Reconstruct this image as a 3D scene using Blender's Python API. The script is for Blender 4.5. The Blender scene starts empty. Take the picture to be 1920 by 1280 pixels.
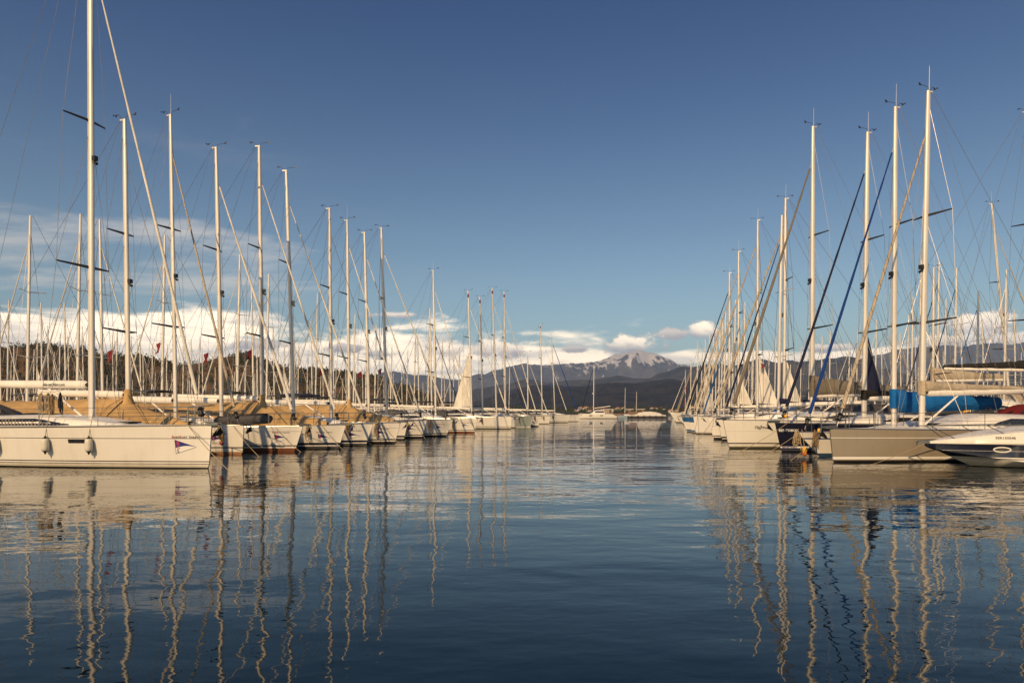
import bpy, math, random
from mathutils import Vector, Matrix, noise
from math import sin, cos, pi, radians, sqrt, atan2, exp

scene = bpy.context.scene
C = scene.collection
R = random.Random(7)

# ------------------------------------------------------------------ camera
EYE = 1.75          # camera height above the water (m)
FPX = 1280.0        # focal length in photo pixels (24 mm on a 36 mm frame, 1920 px wide)
HORY = 775.0        # photo row of the horizon
cam_d = bpy.data.cameras.new("camera")
cam = bpy.data.objects.new("camera", cam_d)
C.objects.link(cam)
cam.location = (0, 0, EYE)
cam.rotation_euler = (radians(90), 0, 0)
cam_d.sensor_width = 36.0
cam_d.lens = 24.0
cam_d.shift_y = (HORY - 640.0) / 1920.0
cam_d.clip_start = 0.1
cam_d.clip_end = 60000
scene.camera = cam

# ------------------------------------------------------------------ light and exposure
SUN_EL, SUN_AZ = 32.0, 21.0       # elevation; degrees left of straight behind the camera
sx, sy, sz = -sin(radians(SUN_AZ)) * cos(radians(SUN_EL)), -cos(radians(SUN_AZ)) * cos(radians(SUN_EL)), sin(radians(SUN_EL))
sun_d = bpy.data.lights.new("sun", 'SUN')
sun_d.energy = 4.5
sun_d.angle = radians(0.5)
sun_d.color = (1.0, 0.69, 0.36)
sun = bpy.data.objects.new("sun", sun_d)
C.objects.link(sun)
sun.rotation_euler = Vector((sx, sy, sz)).to_track_quat('Z', 'Y').to_euler()
vs = scene.view_settings
vs.view_transform = 'Standard'
vs.look = 'None'
vs.exposure = 0.0
vs.gamma = 1.0
scene.cycles.max_bounces = 8
scene.cycles.volume_bounces = 0
scene.cycles.use_denoising = True


class G:
    """small helper to write node graphs as expressions"""
    def __init__(s, tree):
        s.t = tree
    def n(s, kind, **kw):
        nd = s.t.nodes.new(kind)
        for k, v in kw.items():
            setattr(nd, k, v)
        return nd
    def put(s, sock, v):
        if v is None:
            return
        if hasattr(v, 'is_linked') or isinstance(v, bpy.types.NodeSocket):
            s.t.links.new(v, sock)
        else:
            sock.default_value = v
    def m(s, op, a, b=None, c=None, clamp=False):
        nd = s.n('ShaderNodeMath', operation=op, use_clamp=clamp)
        s.put(nd.inputs[0], a); s.put(nd.inputs[1], b)
        if c is not None: s.put(nd.inputs[2], c)
        return nd.outputs[0]
    def add(s, a, b): return s.m('ADD', a, b)
    def sub(s, a, b): return s.m('SUBTRACT', a, b)
    def mul(s, a, b): return s.m('MULTIPLY', a, b)
    def v(s, op, a, b=None):
        nd = s.n('ShaderNodeVectorMath', operation=op)
        s.put(nd.inputs[0], a); s.put(nd.inputs[1], b)
        return nd.outputs[0]
    def xyz(s, x, y, z):
        nd = s.n('ShaderNodeCombineXYZ')
        s.put(nd.inputs[0], x); s.put(nd.inputs[1], y); s.put(nd.inputs[2], z)
        return nd.outputs[0]
    def sep(s, v):
        nd = s.n('ShaderNodeSeparateXYZ'); s.put(nd.inputs[0], v)
        return nd.outputs
    def step(s, x, a, b):
        """smooth 0..1 as x goes a..b"""
        nd = s.n('ShaderNodeMapRange', interpolation_type='SMOOTHSTEP')
        s.put(nd.inputs['Value'], x)
        nd.inputs['From Min'].default_value = min(a, b); nd.inputs['From Max'].default_value = max(a, b)
        nd.inputs['To Min'].default_value = 0.0 if a < b else 1.0
        nd.inputs['To Max'].default_value = 1.0 if a < b else 0.0
        return nd.outputs['Result']
    def noise(s, vec, scale, detail=4.0, rough=0.55, dist=0.0):
        nd = s.n('ShaderNodeTexNoise')
        s.put(nd.inputs['Vector'], vec)
        nd.inputs['Scale'].default_value = scale; nd.inputs['Detail'].default_value = detail
        nd.inputs['Roughness'].default_value = rough; nd.inputs['Distortion'].default_value = dist
        return nd.outputs['Fac']
    def mix(s, f, a, b):
        nd = s.n('ShaderNodeMix', data_type='RGBA')
        s.put(nd.inputs[0], f); s.put(nd.inputs[6], a); s.put(nd.inputs[7], b)
        return nd.outputs[2]


def rgb(r, g, b): return (r, g, b, 1.0)

def pix_az_el(X, Y):
    u, w = (X - 960) / FPX, (HORY - Y) / FPX
    az = math.atan(u)
    return az, math.atan(w * cos(az))

# ------------------------------------------------------------------ world: Nishita sky with clouds by direction
w = bpy.data.worlds.new("World")
scene.world = w
w.use_nodes = True
wt = w.node_tree
wt.nodes.clear()
g = G(wt)
sky = g.n('ShaderNodeTexSky', sky_type='NISHITA', sun_disc=False)
sky.sun_elevation = radians(SUN_EL)
sky.sun_rotation = radians(180 + SUN_AZ)
sky.air_density = 1.0
sky.dust_density = 1.0
sky.ozone_density = 2.2
gen = g.v('NORMALIZE', g.n('ShaderNodeTexCoord').outputs['Generated'])
dx, dy, dz = g.sep(gen)
az = g.m('ARCTAN2', dx, dy)
el = g.m('ARCSINE', dz)
DEG = pi / 180
# low bank of warm stratus along the horizon, thick on the left, thin on the right
n1 = g.noise(g.xyz(g.mul(az, 5.0), g.mul(el, 20.0), 3.3), 1.0, 6.0, 0.55, 0.3)
n1b = g.noise(g.xyz(g.mul(az, 2.2), g.mul(el, 5.0), 8.3), 1.6, 3.0, 0.5)
win = g.mul(g.step(el, 2.6 * DEG, 4.6 * DEG), g.step(el, 9.6 * DEG, 6.2 * DEG))
leftw = g.step(az, 17 * DEG, -4 * DEG)
low = g.mul(g.step(el, 2.4 * DEG, 3.6 * DEG), g.step(el, 5.9 * DEG, 4.4 * DEG))
bias = g.add(g.add(g.mul(g.mul(win, leftw), 0.70), g.mul(low, 0.68)), -0.36)
a_bank = g.step(g.add(g.add(g.mul(g.sub(n1, 0.5), 1.9), g.mul(g.sub(n1b, 0.5), 0.7)), bias), 0.0, 0.24)
a_bank = g.mul(a_bank, g.step(g.add(win, low), 0.0, 0.35))
# thin streaks of cirrus, upper left
n2 = g.noise(g.xyz(g.add(g.mul(az, 4.0), g.mul(el, 6.0)), g.sub(g.mul(el, 24.0), g.mul(az, 3.0)), 1.7), 1.0, 6.0, 0.6, 0.5)
win2 = g.mul(g.mul(g.step(el, 6.5 * DEG, 10 * DEG), g.step(el, 16.5 * DEG, 12.5 * DEG)), g.step(az, -6 * DEG, -20 * DEG))
a_cir = g.mul(g.step(g.add(n2, g.sub(g.mul(win2, 0.45), 0.16)), 0.61, 0.97), 0.70)
win3 = g.mul(g.mul(g.step(el, 14 * DEG, 18 * DEG), g.step(el, 26 * DEG, 20 * DEG)), g.step(az, -5 * DEG, -22 * DEG))
a_cir2 = g.mul(g.step(g.add(n2, g.sub(g.mul(win3, 0.32), 0.2)), 0.62, 0.95), 0.06)
a_cir = g.m('MAXIMUM', g.mul(a_cir, g.step(win2, 0.0, 0.35)), g.mul(a_cir2, g.step(win3, 0.0, 0.4)))
# separate cumulus puffs: pixel centre, half sizes, how white
puffs = [(650, 652, 48, 9, .25), (480, 648, 60, 10, .2), (715, 664, 40, 8, .25), (838, 655, 34, 20, 1.), (905, 658, 30, 12, .6),
         (945, 652, 44, 20, .9), (1077, 653, 32, 8, .3), (1185, 645, 60, 20, .95), (1258, 627, 34, 10, .3), (1322, 620, 28, 17, .95),
         (1845, 612, 80, 26, .85), (1765, 640, 95, 17, .75), (1900, 640, 90, 16, .6), (1560, 652, 70, 8, .6), (735, 590, 60, 7, .5)]
nz = g.noise(g.xyz(g.mul(az, 30.0), g.mul(el, 46.0), 0.5), 1.0, 7.0, 0.68)
a_puff, white = None, None
for (X, Y, rx, ry, wh) in puffs:
    a0, e0 = pix_az_el(X, Y)
    ex = g.m('DIVIDE', g.sub(az, a0), rx / FPX * cos(a0) ** 2)
    ey = g.m('DIVIDE', g.sub(el, e0), ry / FPX)
    d = g.m('SQRT', g.add(g.mul(ex, ex), g.mul(ey, ey)))
    a = g.step(g.add(d, g.mul(g.sub(nz, 0.5), 3.2)), 1.15, 0.45)
    wv = g.mul(a, g.mul(g.step(g.add(ey, g.mul(g.sub(nz, 0.5), 2.0)), -0.9, 0.5), wh))
    a_puff = a if a_puff is None else g.m('MAXIMUM', a_puff, a)
    white = wv if white is None else g.m('MAXIMUM', white, wv)
grey_c, cream_c = rgb(0.62, 0.55, 0.55), rgb(2.2, 1.80, 1.32)
n1c = g.noise(g.xyz(g.mul(az, 9.0), g.mul(el, 44.0), 5.1), 1.0, 6.0, 0.6, 0.4)
bank_c = g.mix(g.step(n1c, 0.36, 0.60), rgb(1.45, 1.24, 1.0), rgb(2.45, 1.98, 1.42))
skc = g.v('MULTIPLY', sky.outputs[0], (0.083, 0.083, 0.083))
skc = g.v('MULTIPLY', skc, g.mix(g.m('POWER', g.step(el, -4 * DEG, 36 * DEG), 0.86), rgb(1.60, 1.56, 1.27), rgb(0.335, 0.50, 0.75)))
c1 = g.mix(g.mul(a_cir, 0.8), skc, rgb(1.1, 0.95, 0.78))
c2 = g.mix(g.mul(a_bank, 0.96), c1, bank_c)
c3 = g.mix(g.mul(a_puff, 0.92), c2, g.mix(white, grey_c, cream_c))
bg = g.n('ShaderNodeBackground')
wt.links.new(c3, bg.inputs['Color'])
bg.inputs['Strength'].default_value = 1.0
wo = g.n('ShaderNodeOutputWorld')
wt.links.new(bg.outputs[0], wo.inputs['Surface'])

# ------------------------------------------------------------------ helpers
def tag(o, label=None, cat=None, group=None, kind=None):
    if label: o['label'] = label
    if cat: o['category'] = cat
    if group: o['group'] = group
    if kind: o['kind'] = kind
    return o

def empty(name, loc=(0, 0, 0), rz=0.0, parent=None):
    o = bpy.data.objects.new(name, None)
    o.empty_display_size = 0.2
    C.objects.link(o)
    o.location = loc
    o.rotation_euler = (0, 0, rz)
    if parent: o.parent = parent
    return o

KIDS = {}
class MB:
    def __init__(s):
        s.v, s.f, s.mi = [], [], []
    def add(s, vs_, fs, mi=0):
        o = len(s.v)
        s.v.extend([tuple(p) for p in vs_])
        for f in fs:
            s.f.append(tuple(i + o for i in f)); s.mi.append(mi)
        return s
    def box(s, c, size, M=None, mi=0, taper=1.0):
        hx, hy, hz = size[0] / 2, size[1] / 2, size[2] / 2
        vs_ = []
        for z, t in ((-hz, 1.0), (hz, taper)):
            for x, y in ((-hx, -hy), (hx, -hy), (hx, hy), (-hx, hy)):
                p = Vector((x * t, y * t, z))
                if M is not None: p = M @ p
                vs_.append((c[0] + p.x, c[1] + p.y, c[2] + p.z))
        return s.add(vs_, [(0, 3, 2, 1), (4, 5, 6, 7), (0, 1, 5, 4), (1, 2, 6, 5), (2, 3, 7, 6), (3, 0, 4, 7)], mi)
    def tube(s, pts, r, n=8, mi=0, cap=True, squash=None):
        """swept circle; squash=(a,b) scales the two cross axes"""
        pts = [Vector(p) for p in pts]
        rs = r if isinstance(r, (list, tuple)) else [r] * len(pts)
        vs_, fs = [], []
        prev = None
        for i, p in enumerate(pts):
            t = (pts[min(i + 1, len(pts) - 1)] - pts[max(i - 1, 0)])
            if t.length < 1e-9: t = Vector((0, 0, 1))
            t.normalize()
            if prev is None:
                ref = Vector((0, 1, 0)) if abs(t.y) < 0.9 else Vector((1, 0, 0))
                a = t.cross(ref).normalized()
            else:
                a = (prev - t * prev.dot(t)).normalized()
            prev = a
            b = t.cross(a)
            ka, kb = squash if squash else (1, 1)
            for k in range(n):
                q = 2 * pi * k / n
                vs_.append(p + a * (cos(q) * rs[i] * ka) + b * (sin(q) * rs[i] * kb))
        for i in range(len(pts) - 1):
            for k in range(n):
                fs.append((i * n + k, i * n + (k + 1) % n, (i + 1) * n + (k + 1) % n, (i + 1) * n + k))
        if cap:
            fs.append(tuple(range(n - 1, -1, -1)))
            fs.append(tuple((len(pts) - 1) * n + k for k in range(n)))
        return s.add(vs_, fs, mi)
    def loft(s, secs, closed=False, caps=False, mi=0):
        n = len(secs[0])
        vs_ = [p for sec in secs for p in sec]
        fs = []
        for i in range(len(secs) - 1):
            for k in range(n if closed else n - 1):
                fs.append((i * n + k, i * n + (k + 1) % n, (i + 1) * n + (k + 1) % n, (i + 1) * n + k))
        if caps:
            fs.append(tuple(range(n - 1, -1, -1)))
            fs.append(tuple((len(secs) - 1) * n + k for k in range(n)))
        return s.add(vs_, fs, mi)
    def ell(s, c, r, nu=10, nv=6, mi=0, M=None):
        vs_, fs = [], []
        for j in range(nv + 1):
            th = pi * j / nv
            for i in range(nu):
                ph = 2 * pi * i / nu
                p = Vector((r[0] * sin(th) * cos(ph), r[1] * sin(th) * sin(ph), r[2] * cos(th)))
                if M is not None: p = M @ p
                vs_.append((c[0] + p.x, c[1] + p.y, c[2] + p.z))
        for j in range(nv):
            for i in range(nu):
                fs.append((j * nu + i, (j + 1) * nu + i, (j + 1) * nu + (i + 1) % nu, j * nu + (i + 1) % nu))
        return s.add(vs_, fs, mi)
    def build(s, name, mats, parent=None, smooth=True, ang=40, solid=0):
        me = bpy.data.meshes.new(name)
        me.from_pydata(s.v, [], s.f)
        if not isinstance(mats, (list, tuple)): mats = [mats]
        for m_ in mats: me.materials.append(m_)
        if len(mats) > 1:
            me.polygons.foreach_set('material_index', s.mi)
        if smooth:
            me.shade_smooth()
            try: me.set_sharp_from_angle(angle=radians(ang))
            except Exception: pass
        me.update()
        o = bpy.data.objects.new(name, me)
        C.objects.link(o)
        if parent is not None:
            o.parent = parent
            KIDS.setdefault(parent.name, []).append(o)
        if solid:
            md = o.modifiers.new('solid', 'SOLIDIFY'); md.thickness = solid
        return o

def copy_tree(o, parent=None):
    c = o.copy()
    C.objects.link(c)
    if parent is not None:
        c.parent = parent
        KIDS.setdefault(parent.name, []).append(c)
    for ch in list(KIDS.get(o.name, [])):
        copy_tree(ch, c)
    return c

# ------------------------------------------------------------------ materials
MATS = {}
def mat(name, col, rough=0.5, metal=0.0, var=0.12, scale=3.0, spec=0.5, bump=0.0, bscale=30.0, coat=0.0, stretch=None):
    if name in MATS: return MATS[name]
    m_ = bpy.data.materials.new(name)
    m_.use_nodes = True
    t = m_.node_tree
    p = t.nodes['Principled BSDF']
    q = G(t)
    oc = q.n('ShaderNodeTexCoord').outputs['Object']
    vec = q.v('MULTIPLY', oc, stretch) if stretch else oc
    nn = q.noise(vec, scale, 5.0, 0.6)
    f = q.step(nn, 0.3, 0.7)
    lo = tuple(c * (1 - var) for c in col[:3]) + (1,)
    hi = tuple(min(1, c * (1 + var)) for c in col[:3]) + (1,)
    t.links.new(q.mix(f, lo, hi), p.inputs['Base Color'])
    t.links.new(q.add(q.mul(q.sub(f, 0.5), rough * 0.3), rough), p.inputs['Roughness'])
    p.inputs['Metallic'].default_value = metal
    p.inputs['Specular IOR Level'].default_value = spec
    p.inputs['Coat Weight'].default_value = coat
    if bump:
        bn = q.n('ShaderNodeBump')
        bn.inputs['Strength'].default_value = bump
        bn.inputs['Distance'].default_value = 0.02
        t.links.new(q.noise(vec, bscale, 4.0), bn.inputs['Height'])
        t.links.new(bn.outputs[0], p.inputs['Normal'])
    MATS[name] = m_
    return m_

def hull_mat(name, base, bands, foot=0.05, rough=0.22):
    """gelcoat with painted bands by height above the boat's own waterline, faint grime"""
    if name in MATS: return MATS[name]
    m_ = bpy.data.materials.new(name)
    m_.use_nodes = True
    t = m_.node_tree
    p = t.nodes['Principled BSDF']
    q = G(t)
    oc = q.n('ShaderNodeTexCoord').outputs['Object']
    x, y, z = q.sep(oc)
    streak = q.noise(q.v('MULTIPLY', oc, (2.2, 2.2, 0.25)), 1.6, 5.0, 0.65)
    blot = q.noise(oc, 0.9, 4.0)
    scuff = q.noise(q.v('MULTIPLY', oc, (1.2, 1.2, 5.0)), 5.0, 6.0, 0.7)
    dirt = q.add(q.add(q.mul(q.step(streak, 0.48, 0.75), 0.20), q.mul(q.step(blot, 0.4, 0.75), 0.14)), q.mul(q.step(scuff, 0.60, 0.72), 0.16))
    base2 = (base[0] * 0.62, base[1] * 0.54, base[2] * 0.42, 1)
    c = q.mix(dirt, base, base2)
    scum = q.mul(q.m('SUBTRACT', 1.0, q.step(q.sub(z, q.mul(streak, 0.10)), 0.0, 0.16)), 0.55)
    c = q.mix(scum, c, (base[0] * 0.45, base[1] * 0.38, base[2] * 0.24, 1))
    for (z0, z1, col) in bands:
        f = q.mul(q.m('GREATER_THAN', z, z0), q.m('LESS_THAN', z, z1))
        c = q.mix(f, c, col)
    t.links.new(c, p.inputs['Base Color'])
    p.inputs['Roughness'].default_value = rough
    p.inputs['Coat Weight'].default_value = 0.25
    p.inputs['Coat Roughness'].default_value = 0.08
    MATS[name] = m_
    return m_

def cloth_mat(name, col, crease=0.5, scale=2.5):
    if name in MATS: return MATS[name]
    m_ = bpy.data.materials.new(name)
    m_.use_nodes = True
    t = m_.node_tree
    p = t.nodes['Principled BSDF']
    q = G(t)
    oc = q.n('ShaderNodeTexCoord').outputs['Object']
    n_a = q.noise(q.v('MULTIPLY', oc, (1.0, 1.0, 0.5)), 1.3, 5.0)
    c = q.mix(q.step(n_a, 0.3, 0.72), tuple(k * .8 for k in col[:3]) + (1,), tuple(min(1, k * 1.12) for k in col[:3]) + (1,))
    t.links.new(c, p.inputs['Base Color'])
    p.inputs['Roughness'].default_value = 0.85
    p.inputs['Specular IOR Level'].default_value = 0.2
    bn = q.n('ShaderNodeBump')
    bn.inputs['Strength'].default_value = crease
    bn.inputs['Distance'].default_value = 0.08
    h = q.add(q.noise(q.v('MULTIPLY', oc, (1.0, 1.6, 3.0)), scale, 3.0, 0.5, 0.8), q.mul(q.noise(oc, 60.0, 2.0), 0.03))
    t.links.new(h, bn.inputs['Height'])
    t.links.new(bn.outputs[0], p.inputs['Normal'])
    MATS[name] = m_
    return m_

NAVY = rgb(0.012, 0.014, 0.035)
BLK = rgb(0.015, 0.014, 0.014)
WHITE = rgb(0.74, 0.71, 0.66)
M_gel = mat('white_gelcoat', rgb(0.72, 0.69, 0.63), 0.28, var=0.06, coat=0.2)
M_deck = mat('deck_gelcoat', rgb(0.70, 0.67, 0.61), 0.45, var=0.08)
M_alu = mat('mast_alloy', rgb(0.64, 0.60, 0.54), 0.36, metal=0.2, var=0.10, scale=1.0, stretch=(4, 4, 0.4))
M_alug = mat('grey_anodised_mast', rgb(0.58, 0.54, 0.49), 0.4, metal=0.2, var=0.12, scale=1.0, stretch=(4, 4, 0.4))
M_alu2 = mat('white_painted_spar', rgb(0.74, 0.70, 0.63), 0.35, var=0.06)
M_dark = mat('black_fitting', rgb(0.02, 0.02, 0.022), 0.45)
M_steel = mat('stainless_steel', rgb(0.26, 0.25, 0.23), 0.3, metal=0.9, var=0.05)
M_wire = mat('rigging_wire', rgb(0.24, 0.22, 0.20), 0.4, metal=0.5)
M_glass = mat('smoked_window', rgb(0.018, 0.017, 0.018), 0.08, var=0.2, coat=0.3)
M_tan = cloth_mat('tan_canvas', rgb(0.46, 0.30, 0.135), 0.5)
M_taupe = cloth_mat('taupe_canvas', rgb(0.17, 0.145, 0.11), 0.6)
M_beige = cloth_mat('beige_canvas', rgb(0.43, 0.36, 0.27), 0.8, 4.0)
M_blue = cloth_mat('blue_canvas', rgb(0.008, 0.115, 0.36), 0.6)
M_dblue = cloth_mat('dark_blue_canvas', rgb(0.008, 0.04, 0.19), 0.5)
M_navyc = cloth_mat('navy_canvas', rgb(0.014, 0.017, 0.045), 0.5)
M_greyc = cloth_mat('grey_canvas', rgb(0.075, 0.072, 0.075), 0.5)
M_redc = cloth_mat('red_canvas', rgb(0.16, 0.018, 0.02), 0.5)
M_blackc = cloth_mat('black_canvas', rgb(0.02, 0.019, 0.018), 0.5)
M_sail = cloth_mat('sailcloth', rgb(0.66, 0.62, 0.55), 0.35)
M_rope = mat('mooring_rope', rgb(0.34, 0.26, 0.16), 0.9, var=0.3, scale=40)
M_brope = mat('brown_rope', rgb(0.20, 0.13, 0.07), 0.9, var=0.35, scale=40)
M_drope = mat('dark_rope', rgb(0.03, 0.03, 0.03), 0.9, var=0.3, scale=40)
M_fend = mat('fender_vinyl', rgb(0.62, 0.58, 0.48), 0.5, var=0.1)
M_yel = mat('yellow_float', rgb(0.70, 0.36, 0.02), 0.5)
M_org = mat('orange_float', rgb(0.62, 0.12, 0.015), 0.5)
M_redf = mat('red_float', rgb(0.25, 0.03, 0.03), 0.5)
M_teak = mat('teak', rgb(0.16, 0.085, 0.04), 0.6, var=0.25, scale=8)
M_flagr = mat('red_flag', rgb(0.17, 0.010, 0.014), 0.8)
M_flagb = mat('blue_flag', rgb(0.03, 0.05, 0.20), 0.8)
M_letd = mat('dark_lettering', rgb(0.05, 0.05, 0.06), 0.5, var=0.02)
M_letr = mat('red_lettering', rgb(0.50, 0.04, 0.025), 0.5, var=0.02)
M_letw = mat('white_lettering', rgb(0.72, 0.70, 0.66), 0.5, var=0.02)
M_emb = mat('emblem_blue', rgb(0.015, 0.02, 0.16), 0.4, var=0.02)
M_ply = mat('pontoon_decking', rgb(0.22, 0.19, 0.16), 0.8, var=0.3, scale=4)
M_conc = mat('pontoon_float', rgb(0.33, 0.31, 0.28), 0.85, var=0.2)
# ------------------------------------------------------------------ places measured on the photograph become points in the world
def ray(X): return (X - 960) / FPX
def at(X, Y, d): return Vector((ray(X) * d, d, EYE - (Y - HORY) / FPX * d))
def on_water(X, Y):
    d = EYE * FPX / (Y - HORY)
    return Vector((ray(X) * d, d, 0))

# ------------------------------------------------------------------ water
def water_material():
    m_ = bpy.data.materials.new('harbour_water')
    m_.use_nodes = True
    t = m_.node_tree
    p = t.nodes['Principled BSDF']
    q = G(t)
    oc = q.n('ShaderNodeTexCoord').outputs['Object']
    patch = q.noise(q.v('MULTIPLY', oc, (0.03, 0.05, 0)), 1.0, 2.0)
    gust = q.add(0.55, q.mul(q.step(patch, 0.35, 0.68), 0.9))
    x, y, z = q.sep(oc)
    far = q.add(1.0, q.mul(q.step(y, 40, 110), 0.7))
    gust = q.mul(gust, far)
    layers = [((0.20, 0.34, 1), 1.0, 1.0, 0.060), ((0.80, 1.5, 1), 1.0, 1.0, 0.0170), ((2.9, 5.0, 1), 1.0, 2.0, 0.0050)]
    def height(off):
        pos = q.v('ADD', oc, off)
        h = None
        for i, (st, sc, det, amp) in enumerate(layers):
            nn = q.mul(q.noise(q.v('MULTIPLY', q.v('ADD', pos, (17.3 * i, 5.1 * i, 3.7 * i)), st), sc, det, 0.45, 0.25), amp)
            h = nn if h is None else q.add(h, nn)
        return h
    e = 0.02
    h0 = height((0, 0, 0))
    hx = q.mul(q.mul(q.sub(h0, height((e, 0, 0))), 1 / e), gust)
    hy = q.mul(q.mul(q.sub(h0, height((0, e, 0))), 1 / e), gust)
    nrm = q.v('NORMALIZE', q.xyz(hx, hy, 1.0))
    t.links.new(nrm, p.inputs['Normal'])
    p.inputs['Base Color'].default_value = rgb(0.0012, 0.0085, 0.013)
    p.inputs['Roughness'].default_value = 0.008
    p.inputs['IOR'].default_value = 1.333
    return m_

mb = MB()
mb.add([(-13000, -300, 0), (13000, -300, 0), (13000, 10300, 0), (-13000, 10300, 0)], [(0, 1, 2, 3)])
tag(mb.build('water', water_material(), smooth=False), kind='structure')

# ------------------------------------------------------------------ hills and mountains
def lerp_profile(P, X):
    if X <= P[0][0]: return P[0][1]
    for (a, b), (c, d) in zip(P, P[1:]):
        if X <= c:
            t = (X - a) / (c - a)
            t = t * t * (3 - 2 * t)
            return b + (d - b) * t
    return P[-1][1]

def terrain(name, prof, dist, material, front=0.25, back=0.3, nx=360, ny=46, rough=0.16, nsc=1.0, seed=0.0, X0=-650, X1=2570, foot=0.0):
    """a range of hills: ridge line heights along the view, sloping to the water in front and away behind"""
    vs_, fs = [], []
    for j in range(ny + 1):
        t = j / ny
        d = dist * (1 - front + (front + back) * t)
        tr = front / (front + back)
        if t <= tr: k = t / tr; s = k * k * (3 - 2 * k) * 0.55 + k * 0.45
        else: k = (t - tr) / (1 - tr); s = 1 - 0.75 * k * k * (3 - 2 * k)
        for i in range(nx + 1):
            X = X0 + (X1 - X0) * i / nx
            hr = max(0.0, (HORY - lerp_profile(prof, X)) / FPX * dist + EYE)
            px, py = ray(X) * d, d
            u = Vector((px / dist * 14 * nsc, py / dist * 9 * nsc, seed))
            r1 = 1 - abs(noise.noise(u)) * 2
            r2 = noise.fractal(u * 2.7, 0.9, 2.1, 5)
            amp = min(1.0, s * 1.3)
            edge = 1.0 - 0.93 * exp(-((t - tr) / 0.17) ** 2)
            z = hr * s * (1 + (rough * 1.4 * (r1 - .55) + rough * 0.9 * r2) * edge) + hr * 0.025 * r2 * amp
            vs_.append((px, py, z - 0.6 + foot * amp))
    for j in range(ny):
        for i in range(nx):
            a = j * (nx + 1) + i
            fs.append((a, a + 1, a + nx + 2, a + nx + 1))
    b = MB(); b.add(vs_, fs)
    o = b.build(name, material, smooth=True, ang=180)
    return tag(o, kind='structure')

def slope_mat(name, c1, c2, c3, scale, snow=None, peak=None):
    m_ = bpy.data.materials.new(name)
    m_.use_nodes = True
    t = m_.node_tree
    p = t.nodes['Principled BSDF']
    q = G(t)
    geo = q.n('ShaderNodeNewGeometry')
    pos = geo.outputs['Position']
    n_a = q.noise(pos, scale, 7.0, 0.65, 0.3)
    n_b = q.noise(pos, scale * 5, 6.0, 0.7)
    c = q.mix(q.step(n_a, 0.36, 0.62), c1, c2)
    c = q.mix(q.mul(q.step(n_b, 0.54, 0.70), q.step(n_a, 0.40, 0.60)), c, c3)
    c = q.mix(q.mul(q.step(n_b, 0.52, 0.34), 0.5), c, tuple(k * .4 for k in c1[:3]) + (1,))
    if snow:
        x, y, z = q.sep(pos)
        streak = q.noise(q.v('MULTIPLY', pos, (1.0, 0.35, 0.16)), 0.012, 6.0, 0.62)
        hh = q.add(z, q.add(q.mul(q.sub(streak, 0.5), 1150), q.mul(q.sub(n_b, 0.5), 160)))
        near = q.step(q.m('ABSOLUTE', q.sub(x, peak)), 1500, 500)
        f = q.mul(q.step(hh, snow, snow + 50), near)
        c = q.mix(f, c, rgb(0.62, 0.60, 0.61))
    t.links.new(c, p.inputs['Base Color'])
    p.inputs['Roughness'].default_value = 0.95
    p.inputs['Specular IOR Level'].default_value = 0.1
    return m_

# far snowy range (about 8 km), middle ridges (4 km), dark front hills (2.2 km)
far_prof = [(-1500, 700), (500, 712), (690, 706), (735, 697), (790, 703), (860, 712), (905, 700), (930, 690), (985, 683), (1040, 684), (1090, 682), (1130, 676),
            (1155, 668), (1178, 661), (1200, 659), (1222, 664), (1250, 672), (1275, 681), (1310, 688), (1380, 686), (1450, 680), (1560, 678),
            (1640, 668), (1700, 656), (1755, 648), (1800, 649), (1850, 645), (1920, 647), (2100, 652), (3400, 690)]
mid_prof = [(-1500, 760), (700, 745), (850, 733), (940, 722), (985, 712), (1040, 715), (1100, 711), (1160, 705), (1195, 709), (1215, 710), (1245, 698), (1285, 687),
            (1330, 684), (1375, 684), (1425, 674), (1462, 680), (1480, 675), (1505, 681), (1560, 672), (1590, 668), (1625, 674), (1650, 690), (1720, 706), (1780, 700), (1850, 690), (1920, 688), (3400, 720)]
near_prof = [(-1500, 774), (760, 774), (860, 765), (905, 748), (950, 733), (1000, 722), (1050, 722), (1090, 724), (1150, 717), (1185, 719), (1230, 713), (1260, 711), (1300, 716),
             (1380, 722), (1500, 733), (1620, 728), (1690, 716), (1760, 712), (1920, 722), (2200, 740), (3400, 765)]
terrain('snowy_mountain', far_prof, 8000, slope_mat('far_rock', rgb(0.075, 0.078, 0.088), rgb(0.12, 0.11, 0.105), rgb(0.22, 0.18, 0.15), 0.004, snow=560, peak=ray(1200) * 8000),
        front=0.3, back=0.22, rough=0.26, nsc=1.3, seed=4.2, nx=620, ny=60)
terrain('middle_hills', mid_prof, 4200, slope_mat('middle_slope', rgb(0.030, 0.032, 0.028), rgb(0.08, 0.068, 0.055), rgb(0.17, 0.13, 0.095), 0.006), front=0.3, back=0.25, rough=0.18, seed=9.1, nx=460)
terrain('dark_front_hills', near_prof, 2300, slope_mat('front_slope', rgb(0.017, 0.018, 0.019), rgb(0.042, 0.036, 0.033), rgb(0.10, 0.072, 0.052), 0.012), front=0.45, back=0.3, rough=0.16, seed=2.4, nx=460)
hill_prof = [(-1500, 640), (-500, 655), (-200, 640), (0, 648), (60, 643), (150, 651), (200, 662), (255, 664), (300, 672), (335, 682), (370, 674), (420, 664), (452, 657), (480, 664), (520, 683), (575, 689), (640, 693),
             (700, 703), (760, 720), (800, 738), (850, 760), (890, 775), (3400, 776)]
HILL_D = 520
hill = terrain('hill', hill_prof, HILL_D, slope_mat('hill_earth', rgb(0.075, 0.052, 0.027), rgb(0.13, 0.078, 0.038), rgb(0.20, 0.125, 0.065), 0.03), front=0.36, back=0.4,
               rough=0.10, nsc=1.2, seed=6.6, nx=520, ny=60, X0=-900, X1=1000, foot=-2.0)

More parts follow.
